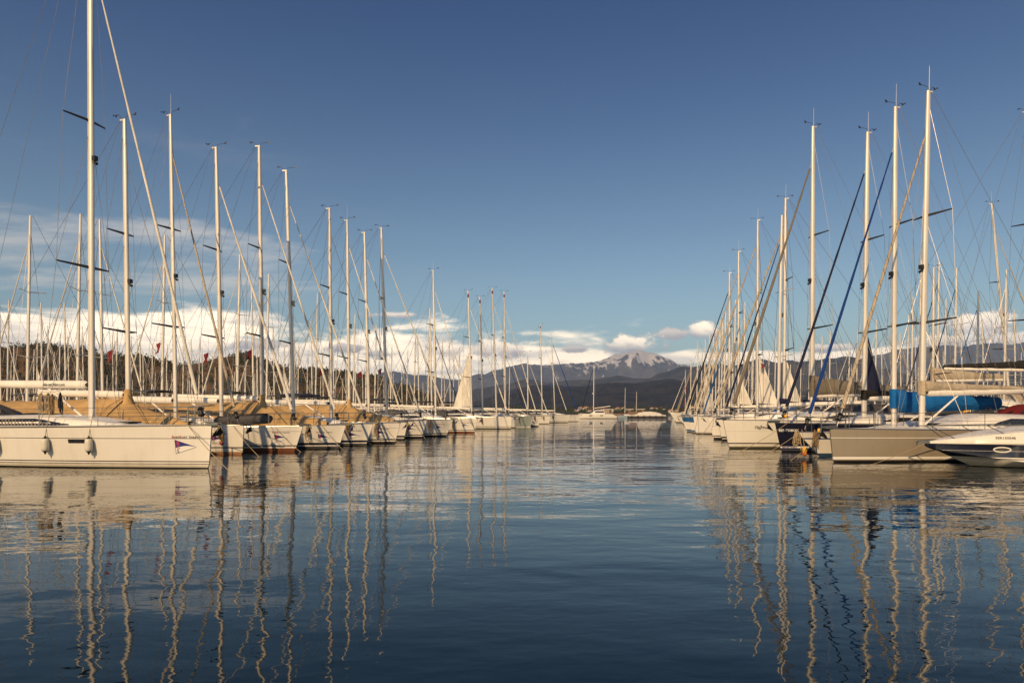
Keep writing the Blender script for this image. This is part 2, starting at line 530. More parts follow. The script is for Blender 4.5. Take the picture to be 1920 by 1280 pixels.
# the wood on the near hill: thousands of leafy crowns nobody could count
def crown_template(rr, n, h, wd):
    q = []
    for _ in range(n):
        th, z = rr.uniform(0, 2 * pi), rr.uniform(0.12, 1.0)
        prof = wd * (sin(pi * min(1, z * 0.9 + .12)) ** 0.7) * rr.uniform(0.45, 1.05)
        c = Vector((cos(th) * prof, sin(th) * prof, z * h))
        s = rr.uniform(0.35, 0.8) * wd * 0.42
        a = Vector((rr.gauss(0, 1), rr.gauss(0, 1), rr.gauss(0, .7))).normalized()
        b = a.cross(Vector((rr.gauss(0, 1), rr.gauss(0, 1), rr.gauss(0, 1)))).normalized()
        q.append([c + a * s, c + b * s, c - a * s * rr.uniform(.6, 1), c - b * s])
    return q
rr = random.Random(3)
tmpl = [crown_template(rr, 46, rr.uniform(3.2, 6.5), rr.uniform(1.5, 2.6)) for _ in range(9)]
tm = MB()
hv = hill.data.vertices
ncol = 521
cnt = 0
while cnt < 5200:
    i, j = rr.randrange(0, 519), rr.randrange(0, 36)
    a = hv[j * ncol + i].co; b_ = hv[(j + 1) * ncol + i + 1].co
    k1, k2 = rr.random(), rr.random()
    base = Vector((a.x + (b_.x - a.x) * k1, a.y + (b_.y - a.y) * k2, 0))
    if noise.noise(Vector((base.x * .02, base.y * .02, 5))) < rr.uniform(-0.55, 0.25): continue
    z = a.z + (hv[(j + 1) * ncol + i].co.z - a.z) * k2
    if z < 1.0: continue
    Xp = base.x / base.y * FPX + 960
    if Xp < -250 or Xp > 900: continue
    sc = rr.uniform(0.45, 0.9)
    for quad in rr.choice(tmpl):
        tm.add([(base.x + p.x * sc, base.y + p.y * sc, z - .4 + p.z * sc) for p in quad], [(0, 1, 2, 3)], cnt % 3)
    cnt += 1
leaf = [mat('pine_foliage', rgb(0.045, 0.056, 0.019), 0.9, var=0.35, scale=0.6, spec=0.1), mat('scrub_foliage', rgb(0.072, 0.070, 0.024), 0.9, var=0.35, scale=0.6, spec=0.1),
        mat('dry_foliage', rgb(0.11, 0.072, 0.03), 0.9, var=0.3, scale=0.6, spec=0.1)]
tag(tm.build('hillside_forest', leaf, smooth=False), 'dark green and russet wood covering the hill behind the left masts', 'forest', kind='stuff')

# far shore: low land, a belt of trees, the little town
sm = MB()
vs_, fs = [], []
NS = 160
for i in range(NS + 1):
    X = 560 + (1500 - 560) * i / NS
    d0 = 880 + 30 * noise.noise(Vector((X * .013, 0, 2)))
    for dd, z in ((0, -0.5), (6, 1.0), (90, 3.0), (260, 9.0), (560, 10.0)):
        vs_.append((ray(X) * (d0 + dd), d0 + dd, z + (1.6 * noise.noise(Vector((X * .02, dd * .01, 7))) if z > 1 else 0)))
for i in range(NS):
    for k in range(4):
        a = i * 5 + k
        fs.append((a, a + 5, a + 6, a + 1))
sm.add(vs_, fs)
shore = tag(sm.build('far_shore', slope_mat('shore_earth', rgb(0.035, 0.034, 0.02), rgb(0.07, 0.055, 0.035), rgb(0.16, 0.13, 0.09), 0.05)), kind='structure')
tm = MB()
for _ in range(520):
    X, dd = rr.uniform(860, 1420), rr.uniform(8, 300)
    d = 900 + dd
    z = 1.0 + dd * 0.027
    sc = rr.uniform(0.7, 1.5)
    for quad in rr.choice(tmpl):
        tm.add([(ray(X) * d + p.x * sc * 1.5, d + p.y * sc, z + p.z * sc) for p in quad], [(0, 1, 2, 3)], 0 if rr.random() < .7 else 1)
tag(tm.build('shoreline_trees', leaf[:2], smooth=False), 'dark belt of trees along the far shore under the mountains', 'trees', kind='stuff')
M_wallw = mat('house_render', rgb(0.66, 0.60, 0.52), 0.9)
M_wallc = mat('house_render_ochre', rgb(0.50, 0.38, 0.25), 0.9)
M_tile = mat('roof_tiles', rgb(0.30, 0.11, 0.055), 0.85, var=0.25, scale=1.2)
hx = [1078, 1083, 1089, 1094, 1099, 1104, 1109, 1114, 1119, 1124, 1130, 1136, 1141, 1146, 1152, 1158, 1163, 1169, 1177, 1184, 1190, 1203, 1222, 1230, 1238, 1246, 1257, 1268]
wherew = ['on the shore left of the catamaran mast', 'on the shore above the catamaran cabin', 'on the shore between the schooner masts', 'on the shore right of the schooner masts']
for k, X in enumerate(hx):
    dd = rr.uniform(5, 300)
    d = 905 + dd
    z = 0.6 + dd * 0.027
    hgt, wid, dep = rr.uniform(3, 6), rr.uniform(4.5, 7.5), rr.uniform(5, 7)
    tile = rr.random() < .75
    h_ = empty('house', (ray(X) * d, d, z), rr.uniform(-.35, .35))
    wb = MB(); wb.box((0, 0, hgt / 2 - 1), (wid, dep, hgt + 2))
    for s_ in (-1, 1):
        for fl in range(2 if hgt > 5.4 else 1):
            wb.box((s_ * wid * .24, -dep / 2 - 0.02, 1.8 + fl * 2.8), (1.1, 0.1, 1.3), mi=1)
    wb.build('wall', [M_wallw if k % 3 else M_wallc, M_dark], h_, smooth=False)
    rb = MB()
    e, t_ = 0.4, (1.4 if tile else 0.4)
    rb.add([(-wid / 2 - e, -dep / 2 - e, hgt), (wid / 2 + e, -dep / 2 - e, hgt), (wid / 2 + e, dep / 2 + e, hgt), (-wid / 2 - e, dep / 2 + e, hgt),
            (-wid / 2 + 1.6, 0, hgt + t_), (wid / 2 - 1.6, 0, hgt + t_)],
           [(0, 3, 2, 1), (0, 1, 5, 4), (1, 2, 5), (2, 3, 4, 5), (3, 0, 4)])
    rb.build('roof', M_tile if tile else M_wallw, h_, smooth=False)
    zone = 0 if X < 1108 else 1 if X < 1150 else 2 if X < 1180 else 3
    tag(h_, ('small %s house with a %s roof ' % ('ochre' if k % 3 == 0 else 'white', 'red tiled' if tile else 'pale flat')) + wherew[zone], 'house', 'houses of the town on the far shore')
# ------------------------------------------------------------------ sailing yacht builder (local: bow at x=0 pointing +x, port +y, waterline z=0)
_txt = {}
def text_geo(body, size, shear=0.0):
    key = (body, size, shear)
    if key in _txt: return _txt[key]
    cu = bpy.data.curves.new('lettering', 'FONT')
    cu.body = body; cu.size = size; cu.shear = shear; cu.resolution_u = 3; cu.offset = size * .018
    o = bpy.data.objects.new('lettering', cu)
    C.objects.link(o)
    dg = bpy.context.evaluated_depsgraph_get()
    me = o.evaluated_get(dg).to_mesh()
    V = [(v.co.x, v.co.y) for v in me.vertices]
    F = [tuple(p.vertices) for p in me.polygons]
    o.evaluated_get(dg).to_mesh_clear()
    bpy.data.objects.remove(o); bpy.data.curves.remove(cu)
    wd = max(v[0] for v in V) if V else 0
    _txt[key] = (V, F, wd)
    return _txt[key]

class Hull:
    def __init__(s, L, B, F, rake, frac=.62, full=1.65, drop=0.10, wide=.58):
        s.L, s.B, s.F, s.rake, s.frac, s.full, s.drop, s.wide = L, B, F, rake, frac, full, drop, wide
    def xb(s, z):
        k = min(1.0, z / s.F)
        return -s.rake * (1 - k) if z >= 0 else -s.rake - abs(z) * 1.2 - (abs(z) ** 2) * 1.5
    def sheer(s, t): return s.F * (1 - s.drop * t * (1.6 - .6 * t))
    def wdeck(s, t):
        u = min(1.0, t / s.wide)
        w_ = s.B / 2 * (1 - (1 - u) ** s.full)
        if t > s.wide: w_ *= 1 - .15 * ((t - s.wide) / (1 - s.wide)) ** 2
        return max(w_, 0.025)
    def yside(s, t, z):
        zs = s.sheer(t)
        f0 = s.frac + (.92 - s.frac) * min(1, t / .55)
        if z >= 0: k = f0 + (1 - f0) * min(1, z / zs) ** .85
        else: k = f0 * (1 - (abs(z) / .5) ** 2 * .85)
        return max(.02, s.wdeck(t) * k)
    def t_of(s, x, z=None):
        z = s.F * .7 if z is None else z
        b = s.xb(z)
        return max(0.0, min(1.0, (b - x) / (s.L + b)))
    def side(s, x, z): return s.yside(s.t_of(x, z), z)
    def deck_w(s, x): return s.wdeck(s.t_of(x, s.F))
    def deck_z(s, x): return s.sheer(s.t_of(x, s.F))

def stations(n): return [(k / n) ** 1.5 for k in range(n + 1)]

def hull_mesh(h, n=26, q=9):
    b = MB(); secs = []
    for t in stations(n):
        sec = []
        zs = h.sheer(t)
        zz = [-.45 + (zs + .45) * k / q for k in range(q + 1)]
        for sg in (1, -1):
            for z in (reversed(zz) if sg == 1 else zz):
                x = h.xb(z) - t * (h.L + h.xb(z)) + (0.25 * t ** 8 * (1 - max(0, z) / h.F))
                sec.append((x, sg * h.yside(t, z), z))
        secs.append(sec)
    b.loft(secs)
    m_ = len(secs[0])
    b.f.append(tuple((len(secs) - 1) * m_ + k for k in range(m_))); b.mi.append(0)
    b.f.append(tuple(reversed(range(m_)))); b.mi.append(0)
    return b

def deck_mesh(h, n=20, lift=.012):
    b = MB(); secs = []
    for t in stations(n):
        w_ = max(.01, h.wdeck(t) - .015); z = h.sheer(t) + lift
        x = -t * h.L
        secs.append([(x, -w_, z), (x, -w_ * .5, z + .05 * w_), (x, 0, z + .065 * w_), (x, w_ * .5, z + .05 * w_), (x, w_, z)])
    return b.loft(secs)

def yacht(name='sailing_yacht', **k):
    p = dict(L=13, B=4.1, F=1.3, J=4.4, rake=.25, H=16, mr=.095, rk=.02, hull=None, deck=M_deck, cab=(3.0, 8.6, .42), win=True, jib=M_sail, jr=.055, jtop=.9, awn=None,
             bag=None, bagh=.4, boomz=2.35, boomL=None, spar=M_alu2, vang=True, spray=M_greyc, bim=None, emb=False, lod=0, sail=None, sailm=M_sail, wu=.36, flag=None, ports=None, spiral=False,
             radar=False, letters=(), side=-1, rail=True, anchor=True, sweep=.42, drop=.10, frac=.62, full=1.65, toe=M_steel, vent=False, spreaders=(.37, .66), wheel=True, cover=None, blinds=False, boomtext=None, wrap=0, wlo=.55, kit=0, mm=M_alu, tip=False, whip=True)
    p.update(k)
    lod = p['lod']
    h = Hull(p['L'], p['B'], p['F'], p['rake'], p['frac'], p['full'], p['drop'])
    L, B, F, J, H, rk = p['L'], p['B'], p['F'], p['J'], p['H'], p['rk']
    root = empty(name)
    hm = hull_mesh(h, 26 if lod == 0 else 18 if lod == 1 else 10, 9 if lod < 2 else 5).build('hull', p['hull'], root, ang=50)
    deck_mesh(h, 20 if lod < 2 else 10).build('deck', p['deck'], root)
    if lod < 2:
        for sg in (1, -1):
            tb = MB()
            tb.tube([(-t * L, sg * (h.wdeck(t) - .01), h.sheer(t) + .02) for t in stations(18)], .024 if lod == 0 else .03, 5)
            tb.build('toe_rail', p['toe'], root)
    # coachroof
    cx0, cx1, ch = p['cab']
    def cab_h(u): return ch * min(1.0, (u / .42)) ** .75 * (1 - .1 * max(0, u - .5)) if u > 0 else 0
    def cab_sec(u):
        x = -(cx0 + (cx1 - cx0) * u)
        wb = h.deck_w(x) * (.60 + .06 * min(1, u * 3)) * (1 if u > .08 else .8)
        z0 = h.deck_z(x) - .02
        hh = max(.02, cab_h(u)) + .05
        out = []
        for a, zf in ((1, 0), (.97, .45), (.92, .8), (.82, .96), (.55, 1.06), (0, 1.12), (-.55, 1.06), (-.82, .96), (-.92, .8), (-.97, .45), (-1, 0)):
            out.append((x, a * wb, z0 + hh * zf))
        return out
    cb = MB(); ncs = 16 if lod < 2 else 6
    cb.loft([cab_sec(i / ncs) for i in range(ncs + 1)])
    cb.f.append(tuple(ncs * 11 + i for i in range(11))); cb.mi.append(0)
    cab = cb.build('coachroof', M_gel, root, ang=60)
    if lod < 2 and p['win']:
        for sg in (1, -1):
            wb_ = MB(); secs = []
            for i in range(15):
                u = p['wu'] + (.94 - p['wu']) * i / 14
                s_ = cab_sec(u)
                a, b2 = Vector(s_[1]), Vector(s_[2])
                lo = Vector(s_[0]).lerp(a, p['wlo']); hi = a.lerp(b2, .95)
                tp = min(1, i / 4)
                mid = lo.lerp(hi, .35)
                lo = mid.lerp(lo, .25 + .75 * tp); hi = mid.lerp(hi, .1 + .9 * tp)
                secs.append([(lo.x, sg * (lo.y + .012), lo.z), (hi.x, sg * (hi.y + .012), hi.z)])
            wb_.loft(secs)
            wo_ = wb_.build('cabin_window', M_glass, root)
            if p['blinds'] and sg == p['side']:
                bb = MB()
                for i in range(17):
                    f_ = .08 + .50 * i / 17
                    q0 = f_ * 14; a0 = int(q0); fr = q0 - a0
                    l0 = Vector(secs[a0][0]).lerp(Vector(secs[a0 + 1][0]), fr); h0 = Vector(secs[a0][1]).lerp(Vector(secs[a0 + 1][1]), fr)
                    bb.add([(l0.x, l0.y + sg * .006, l0.z + .01), (l0.x - .075, l0.y + sg * .006, l0.z + .01), (h0.x - .135, h0.y + sg * .006, h0.z - .01), (h0.x - .06, h0.y + sg * .006, h0.z - .01)], [(0, 1, 2, 3)])
                bb.build('window_blind', M_taupe, wo_, smooth=False)
        for hx_ in (cx0 + .5, (cx0 + cx1) / 2 + .4):
            u = (hx_ - cx0) / (cx1 - cx0)
            s_ = cab_sec(u)
            MB().box((-hx_, 0, s_[5][2] + .012), (.5, .5, .045)).build('hatch', M_glass, root, smooth=False)
    # hull portlights
    if p['ports']:
        for (xa, wd, z, hh) in p['ports']:
            for sg in (1, -1):
                pb = MB(); secs = []
                for i in range(5):
                    x = xa - wd * i / 4
                    secs.append([(x, sg * (h.side(x, z) + .010), z), (x, sg * (h.side(x, z + hh) + .010), z + hh)])
                pb.loft(secs)
                pb.build('portlight', M_glass, root)
    # mast
    zd = h.deck_z(-J) + .05
    def mp(z): return Vector((-J - math.tan(rk) * (z - 1.2), 0, z))
    mr = p['mr'] * (1.12 if p['mr'] < .12 else 1.0)
    hs = [zd, zd + .5, H * .5, H * .8, H * .92, H]
    rr_ = [mr, mr, mr, mr * .97, mr * .86, mr * .66]
    mt = MB().tube([mp(z) for z in hs], rr_, 12 if lod == 0 else 8, squash=(1.0, .72))
    if lod == 2:
        for f_ in p['spreaders']:
            z = H * f_
            for sg in (1, -1):
                mt.tube([mp(z), mp(z) + Vector((-.35, sg * 1.05, .08))], [.032, .022], 4)
    mast = mt.build('mast', p['mm'], root, ang=60)
    if p['tip']: MB().tube([mp(H - .75), mp(H - .35)], mr * .86, 8).build('red_band', M_flagr, mast)
    tips = {}
    sw = p['sweep']
    if lod < 2:
        for si, f_ in enumerate(p['spreaders']):
            z = H * f_
            ln = (1.12, .90)[min(si, 1)] * (B / 4.1)
            for sg in (1, -1):
                tip = mp(z) + Vector((-sin(sw) * ln, sg * cos(sw) * ln, .09))
                tips[(si, sg)] = tip
                MB().tube([mp(z), tip], [.042, .022], 6, squash=(1.3, .7)).build('spreader', M_dark, mast)
        top = mp(H)
        MB().box(top + Vector((-.07, 0, -.02)), (.27, .06, .06)).build('masthead_crane', M_alu, mast, smooth=False)
        vb = MB()
        vb.tube([top + Vector((.05, .04, .0)), top + Vector((.05, .04, .13)), top + Vector((.46, .04, .16))], .009, 5)
        vb.add([top + Vector(v_) for v_ in ((.42, .04, .12), (.54, .04, .11), (.56, .04, .24), (.46, .04, .21))], [(0, 1, 2, 3)])
        vb.build('wind_vane', M_dark, mast, smooth=False)
        ab = MB()
        ab.tube([top + Vector((-.1, -.04, 0)), top + Vector((-.26, -.04, .20)), top + Vector((-.42, -.04, .18))], .009, 5)
        for q in range(3):
            ab.ell(top + Vector((-.42 + .06 * cos(q * 2.1), -.04 + .06 * sin(q * 2.1), .17)), (.032, .032, .036), 6, 4)
        ab.build('anemometer', M_dark, mast)
        if p['whip']:
            MB().tube([top + Vector((.0, .03, 0)), top + Vector((-.02, .03, .95))], [.008, .005], 4).build('antenna', M_alu2, mast)
        zl = H * .52
        MB().box(mp(zl) + Vector((mr + .06, 0, 0)), (.13, .14, .16)).tube([mp(zl) + Vector((mr, 0, -.12)), mp(zl) + Vector((mr + .16, 0, -.2))], .05, 6).build('deck_light', M_dark, mast, smooth=False)
        if p['radar']:
            zr_ = H * .47
            MB().tube([mp(zr_) + Vector((.1, 0, -.05)), mp(zr_) + Vector((.34, 0, -.02))], .04, 5).ell(mp(zr_) + Vector((.42, 0, .06)), (.27, .27, .13), 12, 6).build('radar_dome', M_gel, mast)
        # halyards lie a little off the mast, touching it at both ends
        MB().tube([mp(zd + .3) + Vector((mr * .9, -.03, 0)), mp(H * .5) + Vector((mr + .07, -.05, 0)), mp(H * .96)], .009, 4).build('halyard', M_wire, mast)
    # standing rigging
    wr = .0085 if lod == 0 else .0105 if lod == 1 else .014
    jt = mp(H * p['jtop'])
    for sg in (1, -1):
        if lod < 2:
            xs = -J - .45
            cp = Vector((xs, sg * (h.deck_w(xs) - .12), h.deck_z(xs)))
            sb = MB()
            sb.tube([cp, tips[(0, sg)], tips[(1, sg)], mp(H * .97)], wr, 4)
            sb.tube([cp, mp(H * p['spreaders'][0] - .15)], wr, 4)
            sb.tube([tips[(0, sg)], mp(H * p['spreaders'][1] - .15)], wr * .9, 4)
            sb.build('shroud', M_wire, root)
        else:
            cp = Vector((-J - .4, sg * B * .45, F * .95))
            MB().tube([cp, mp(H * p['spreaders'][0]) + Vector((-.35, sg * 1.05, .08)), mp(H * .95)], wr, 3).build('shroud', M_wire, root)
    st = Vector((-L + .25, 0, h.deck_z(-L) + 2.2))
    bk = MB().tube([mp(H) + Vector((-.18, 0, 0)), st], wr, 4 if lod < 2 else 3)
    for sg in (1, -1):
        bk.tube([st, (-L + .1, sg * (h.deck_w(-L) - .2), h.deck_z(-L))], wr, 4 if lod < 2 else 3)
    bk.build('backstay', M_wire, root)
    # furled headsail on its stay
    foot = Vector((-.35, 0, F + .12))
    if p['jib']:
        jb = MB()
        pts, rs = [], []
        N_ = 22 if lod == 0 else 14 if lod == 1 else 6
        for i in range(N_ + 1):
            f_ = i / N_
            pts.append(foot.lerp(jt, .055 + .905 * f_))
            rs.append(p['jr'] * (1.25 - .75 * f_ + (.10 * sin(i * 2.4) if lod < 2 else 0)))
        jb.tube(pts, rs, 8 if lod < 2 else 5)
        if p['spiral'] and lod < 2:
            tl = (jt - foot).length
            hel = []
            for i in range(170):
                f_ = i / 169
                c = foot.lerp(jt, .06 + .88 * f_)
                r_ = p['jr'] * (1.25 - .75 * f_) * 1.02
                hel.append(c + Vector((0, cos(i * .75) * r_, 0)) + Vector((1, 0, .3)).normalized() * sin(i * .75) * r_)
            jb.tube(hel, p['jr'] * .16, 4, mi=1)
        jo = jb.build('furled_headsail', [p['jib'], M_greyc], root)
        if lod < 2:
            MB().tube([foot, jt], wr * 1.1, 4).build('forestay', M_wire, root)
            u = (jt - foot).normalized()
            db = MB().tube([foot + u * .18, foot + u * .24, foot + u * .26, foot + u * .40, foot + u * .42, foot + u * .50], [.05, .13, .07, .07, .12, .05], 10)
            db.build('furler_drum', M_dark, jo)
    else:
        MB().tube([foot, jt], wr * 1.4, 4).build('forestay', M_wire, root)
    # boom, vang, sail bag
    bz = p['boomz']; bL = p['boomL'] or L * .36
    b0 = mp(bz) + Vector((-mr - .06, 0, 0)); b1 = b0 + Vector((-bL, 0, .12))
    bt = MB().tube([b0, b0 + Vector((-.12, 0, 0)), b1 + Vector((.1, 0, 0)), b1], [.08, .132, .12, .10] if lod == 0 else [.09, .11, .10, .09], 12 if lod == 0 else 6, squash=(1.15, .85))
    boom = bt.build('boom', p['spar'], root, ang=50)
    if lod < 2:
        MB().tube([b0 + Vector((.10, 0, 0)), b0 + Vector((-.06, 0, 0))], .085, 8).build('gooseneck', M_dark, boom)
        if p['vang']:
            MB().tube([mp(zd + .12) + Vector((-mr, 0, 0)), b0.lerp(b1, .33) + Vector((0, 0, -.1))], [.04, .035], 8).build('vang', M_alu2, root)
        MB().tube([b1, mp(H) + Vector((-.2, 0, 0))], wr * .8, 4).build('topping_lift', M_wire, root)
    if p['boomtext']:
        V, F_, wd = text_geo(p['boomtext'], .155)
        tb = MB()
        xs0 = b0.x - bL * .16 - wd
        tb.add([(xs0 + v_[0] if p['side'] < 0 else xs0 + wd - v_[0], p['side'] * (.116 - max(0, abs(v_[1] - .06) - .03) * .22), bz + .0 + v_[1] - .05 + .12 * (b0.x - xs0 - v_[0]) / bL) for v_ in V], F_)
        tb.build('lettering', M_letd, boom, smooth=False)
    if p['bag']:
        bb = MB(); secs = []
        nb = 18 if lod < 2 else 6
        for i in range(nb + 1):
            f_ = i / nb
            c = b0.lerp(b1, f_) + Vector((.12 if i == 0 else 0, 0, 0))
            hh = p['bagh'] * (1 - .62 * f_ ** .8) * (1 + .05 * sin(i * 2.1))
            ww = (.17 + (.05 if p['wrap'] else 0)) * (1 - (.35 if not p['wrap'] else .2) * f_) * (1 + .12 * sin(i * 1.3 + 1))
            sag = .05 * sin(i * 1.7)
            sec = []
            for a in range(10):
                q = 2 * pi * a / 10
                sec.append((c.x - .04 * cos(q), ww * sin(q), c.z + .02 + hh * .5 * (1 - cos(q)) * (1 + sag * .5) - .07 * (cos(q) > .9) - p['wrap'] * (1 - .25 * f_) * (.5 + .5 * cos(q))))
            secs.append(sec)
        bb.loft(secs, closed=True, caps=True)
        bg_ = bb.build('sail_bag', p['bag'], root, ang=70)
        if lod < 2:
            up = MB().loft([[(b0.x + .22 + .12 * cos(q), .15 * sin(q), bz + zz_) for q in [2 * pi * a / 8 for a in range(8)]] for zz_ in (-.1, p['bagh'] * .7, p['bagh'] * 1.05)], closed=True)
            up.build('mast_collar', p['bag'], root)
    if p['bag'] and lod < 2:
        for sg in (1, -1):
            lj = MB()
            a0 = mp(H * .55)
            kn_ = a0.lerp(b0.lerp(b1, .45), .55) + Vector((0, sg * .16, 0))
            lj.tube([a0, kn_, b0.lerp(b1, .38) + Vector((0, sg * .15, .1))], .007, 3)
            lj.tube([kn_, b0.lerp(b1, .75) + Vector((0, sg * .12, .1))], .007, 3)
            lj.build('lazy_jack', M_wire, root)
    if p['sail']:
        sh, sf = p['sail']
        sb = MB(); secs = []
        for i in range(9):
            f_ = i / 8
            z = bz + .25 + sh * f_
            wd = sf * (1 - f_) + .04
            o_ = mp(z) + Vector((-mr - .03, 0, 0))
            secs.append([(o_.x - wd * c_, .10 * sin(pi * c_) * (1 - f_) + .003, z + .0 - .12 * c_ * (1 - f_)) for c_ in (0, .25, .5, .75, 1)])
        sb.loft(secs)
        sb.build('small_sail', p['sailm'], root)
    if p['flag'] and lod < 2:
        sg = p['side']
        t_ = tips[(0, sg)]
        a = mp(H * p['spreaders'][0]).lerp(t_, .62)
        fb = MB()
        fb.tube([a, a + Vector((0, 0, -1.5))], .006, 3)
        o_ = a + Vector((0, 0, -.75)); secs = []
        for i in range(5):
            f_ = i / 4
            secs.append([o_ + Vector((-.03 - .22 * f_ + .02 * sin(j * 1.7 + i), .05 * sin(i * 1.6 + j), -.10 * j - .16 * f_)) for j in range(5)])
        fb.loft(secs, mi=1)
        fb.build('courtesy_flag', [M_wire, p['flag']], root)
    # canvas
    if p['spray'] and not p['awn']:
        sb = MB(); secs = []
        x0 = -cx1 + .9
        zc = h.deck_z(-cx1) + ch * .9
        for i in range(7):
            f_ = i / 6
            x = x0 - 1.7 * f_
            hh = .62 * sin(min(1, f_ * 1.5) * pi / 2)
            ww = h.deck_w(-cx1) * .72
            secs.append([(x + .35 * (1 - f_) * abs(c_), ww * c_, zc - .05 - .35 * abs(c_) ** 6 + hh * (1 - abs(c_) ** 3.2)) for c_ in (-1, -.9, -.7, -.35, 0, .35, .7, .9, 1)])
        sb.loft(secs)
        so = sb.build('sprayhood', p['spray'], root, ang=70)
        if lod == 0:
            for c0 in (-.62, .12):
                wb_ = MB(); sc2 = []
                for i in (1, 2, 3):
                    sec = secs[i]
                    a = Vector(sec[2 if c0 < 0 else 4]); b2 = Vector(sec[4 if c0 < 0 else 6])
                    sc2.append([a.lerp(b2, .18) + Vector((.02, 0, .015)), a.lerp(b2, .5) + Vector((.02, 0, .03)), a.lerp(b2, .82) + Vector((.02, 0, .015))])
                wb_.loft(sc2).build('sprayhood_window', M_glass, so)
    if p['bim'] and not p['awn']:
        bb = MB(); secs = []
        xa, xz = -L * .73, -L * .92
        zc = h.deck_z(-L * .8) + 1.85
        ww = B * .38
        for i in range(6):
            x = xa + (xz - xa) * i / 5
            secs.append([(x, ww * c_, zc + .16 * (1 - c_ * c_) - .03 * (i in (0, 5))) for c_ in (-1, -.6, 0, .6, 1)])
        bb.loft(secs)
        bo = bb.build('bimini', p['bim'], root, ang=70)
        if lod < 2:
            for x in (xa - .1, xz + .1):
                MB().tube([(x * .5 + (xa + xz) * .25, -ww - .05, h.deck_z(x)), (x, -ww, zc - .05), (x, 0, zc + .12), (x, ww, zc - .05), (x * .5 + (xa + xz) * .25, ww + .05, h.deck_z(x))], .016, 5).build('canopy_hoop', M_steel, bo)
    if p['awn']:
        # a winter cover: ridge under the boom, falling away to the foredeck
        def tent(name_, x0, x1, zr0, zr1, ze0, ze1, wf0, wf1, n=26, amp=.06, xfront=None):
            tb = MB(); secs = []
            for i in range(n + 1):
                f_ = i / n
                x = x0 + (x1 - x0) * f_
                s1 = f_ * f_ * (3 - 2 * f_) * .5 + f_ * .5
                zr = zr0 + (zr1 - zr0) * (f_ ** .8 if zr1 < zr0 else f_)
                ze = ze0 + (ze1 - ze0) * s1
                ww = max(.16, h.deck_w(x) * (wf0 + (wf1 - wf0) * f_))
                sec = []
                for c_ in (-1, -.99, -.93, -.8, -.62, -.42, -.2, 0, .2, .42, .62, .8, .93, .99, 1):
                    a = abs(c_)
                    z = zr + (ze - zr) * (a ** 1.7)
                    if a >= .985: z -= .20 * (a - .985) / .015 + .02
                    wob = amp * noise.noise(Vector((x * 1.5 + c_, c_ * 2.2, F * 3 + J))) + amp * .7 * noise.noise(Vector((x * 5 - c_ * 3, c_ * 3.5, 2)))
                    sag = -.05 * sin(pi * a) * (zr - ze)
                    sec.append((x, ww * c_, z + wob + sag))
                secs.append(sec)
            tb.loft(secs)
            return tb.build(name_, M_tan, root, ang=80)
        zr = bz - .14
        ze = F + .16
        tent('boom_tent', -J - .1, -L + .5, zr, zr - .1, ze + .05, ze + .1, .93, .98)
        fc = tent('foredeck_cover', -J - .35, -.95, zr + .05, F + .20, ze, F + .08, .97, .50)
        MB().tube([mp(zr - .25), mp(zr + .02), mp(zr + .35)], [.26, .16, mr + .02], 9).build('cover_collar', M_tan, fc)
        ln = MB().tube([mp(zr + .1) + Vector((.1, p['side'] * .1, 0)), Vector((-J + .9, p['side'] * h.deck_w(-J + .9) * .55, (zr + ze) / 2 + .12)), Vector((-J + 1.7, p['side'] * h.deck_w(-J + 1.7) * .98, ze - .1))], .012, 4)
        ln.build('cover_lashing', M_drope, fc)
    if lod == 2: return root, h, p
    # rails
    if p['rail']:
        for sg in (1, -1):
            rb = MB()
            xs = [-1.5 - (L - 2.2) * i / 6 for i in range(7)]
            base = [Vector((x, sg * (h.deck_w(x) - .07), h.deck_z(x) + .01)) for x in xs]
            for b_ in base: rb.tube([b_, b_ + Vector((0, 0, .62))], .011, 5)
            for zz_ in (.33, .61):
                rb.tube([b_ + Vector((0, 0, zz_)) for b_ in base], .006 if lod == 0 else .008, 4)
            rb.build('guard_rail', M_steel, root)
        pb = MB()
        loop = [(-1.5, h.deck_w(-1.5) - .07), (-.8, h.deck_w(-.8) - .03), (-.25, .22), (-.02, .12)]
        full = [Vector((x, -y, F + .60 + .05 * (x > -.5))) for x, y in loop] + [Vector((x, y, F + .60 + .05 * (x > -.5))) for x, y in reversed(loop)]
        pb.tube(full, .016, 6)
        for (x, y) in ((-1.5, h.deck_w(-1.5) - .07), (-.55, h.deck_w(-.6) - .05)):
            for sg in (1, -1):
                pb.tube([(x, sg * y, F), (x + .04, sg * y * 1.0, F + .61)], .014, 5)
        pb.build('pulpit', M_steel, root)
    if p['anchor']:
        ab = MB()
        ab.box((.05, 0, F + .05), (.5, .16, .06))
        ab.tube([(-.3, 0, F + .12), (.38, 0, F + .08), (.42, 0, F - .12)], .03, 6)
        ab.add([(.36, 0, F - .02), (.30, .17, F - .24), (.08, 0, F - .36), (.30, -.17, F - .24), (.22, 0, F - .18)], [(0, 1, 4), (1, 2, 4), (2, 3, 4), (3, 0, 4), (0, 3, 2, 1)])
        ab.build('anchor', M_steel, root, smooth=False)
    if p['emb']: emblem(h, root, p['side'], p['emb'])
    for (body, size, x0, z0, m_, shear) in p['letters']:
        hull_text(h, root, body, size, x0, z0, p['side'], m_, shear)
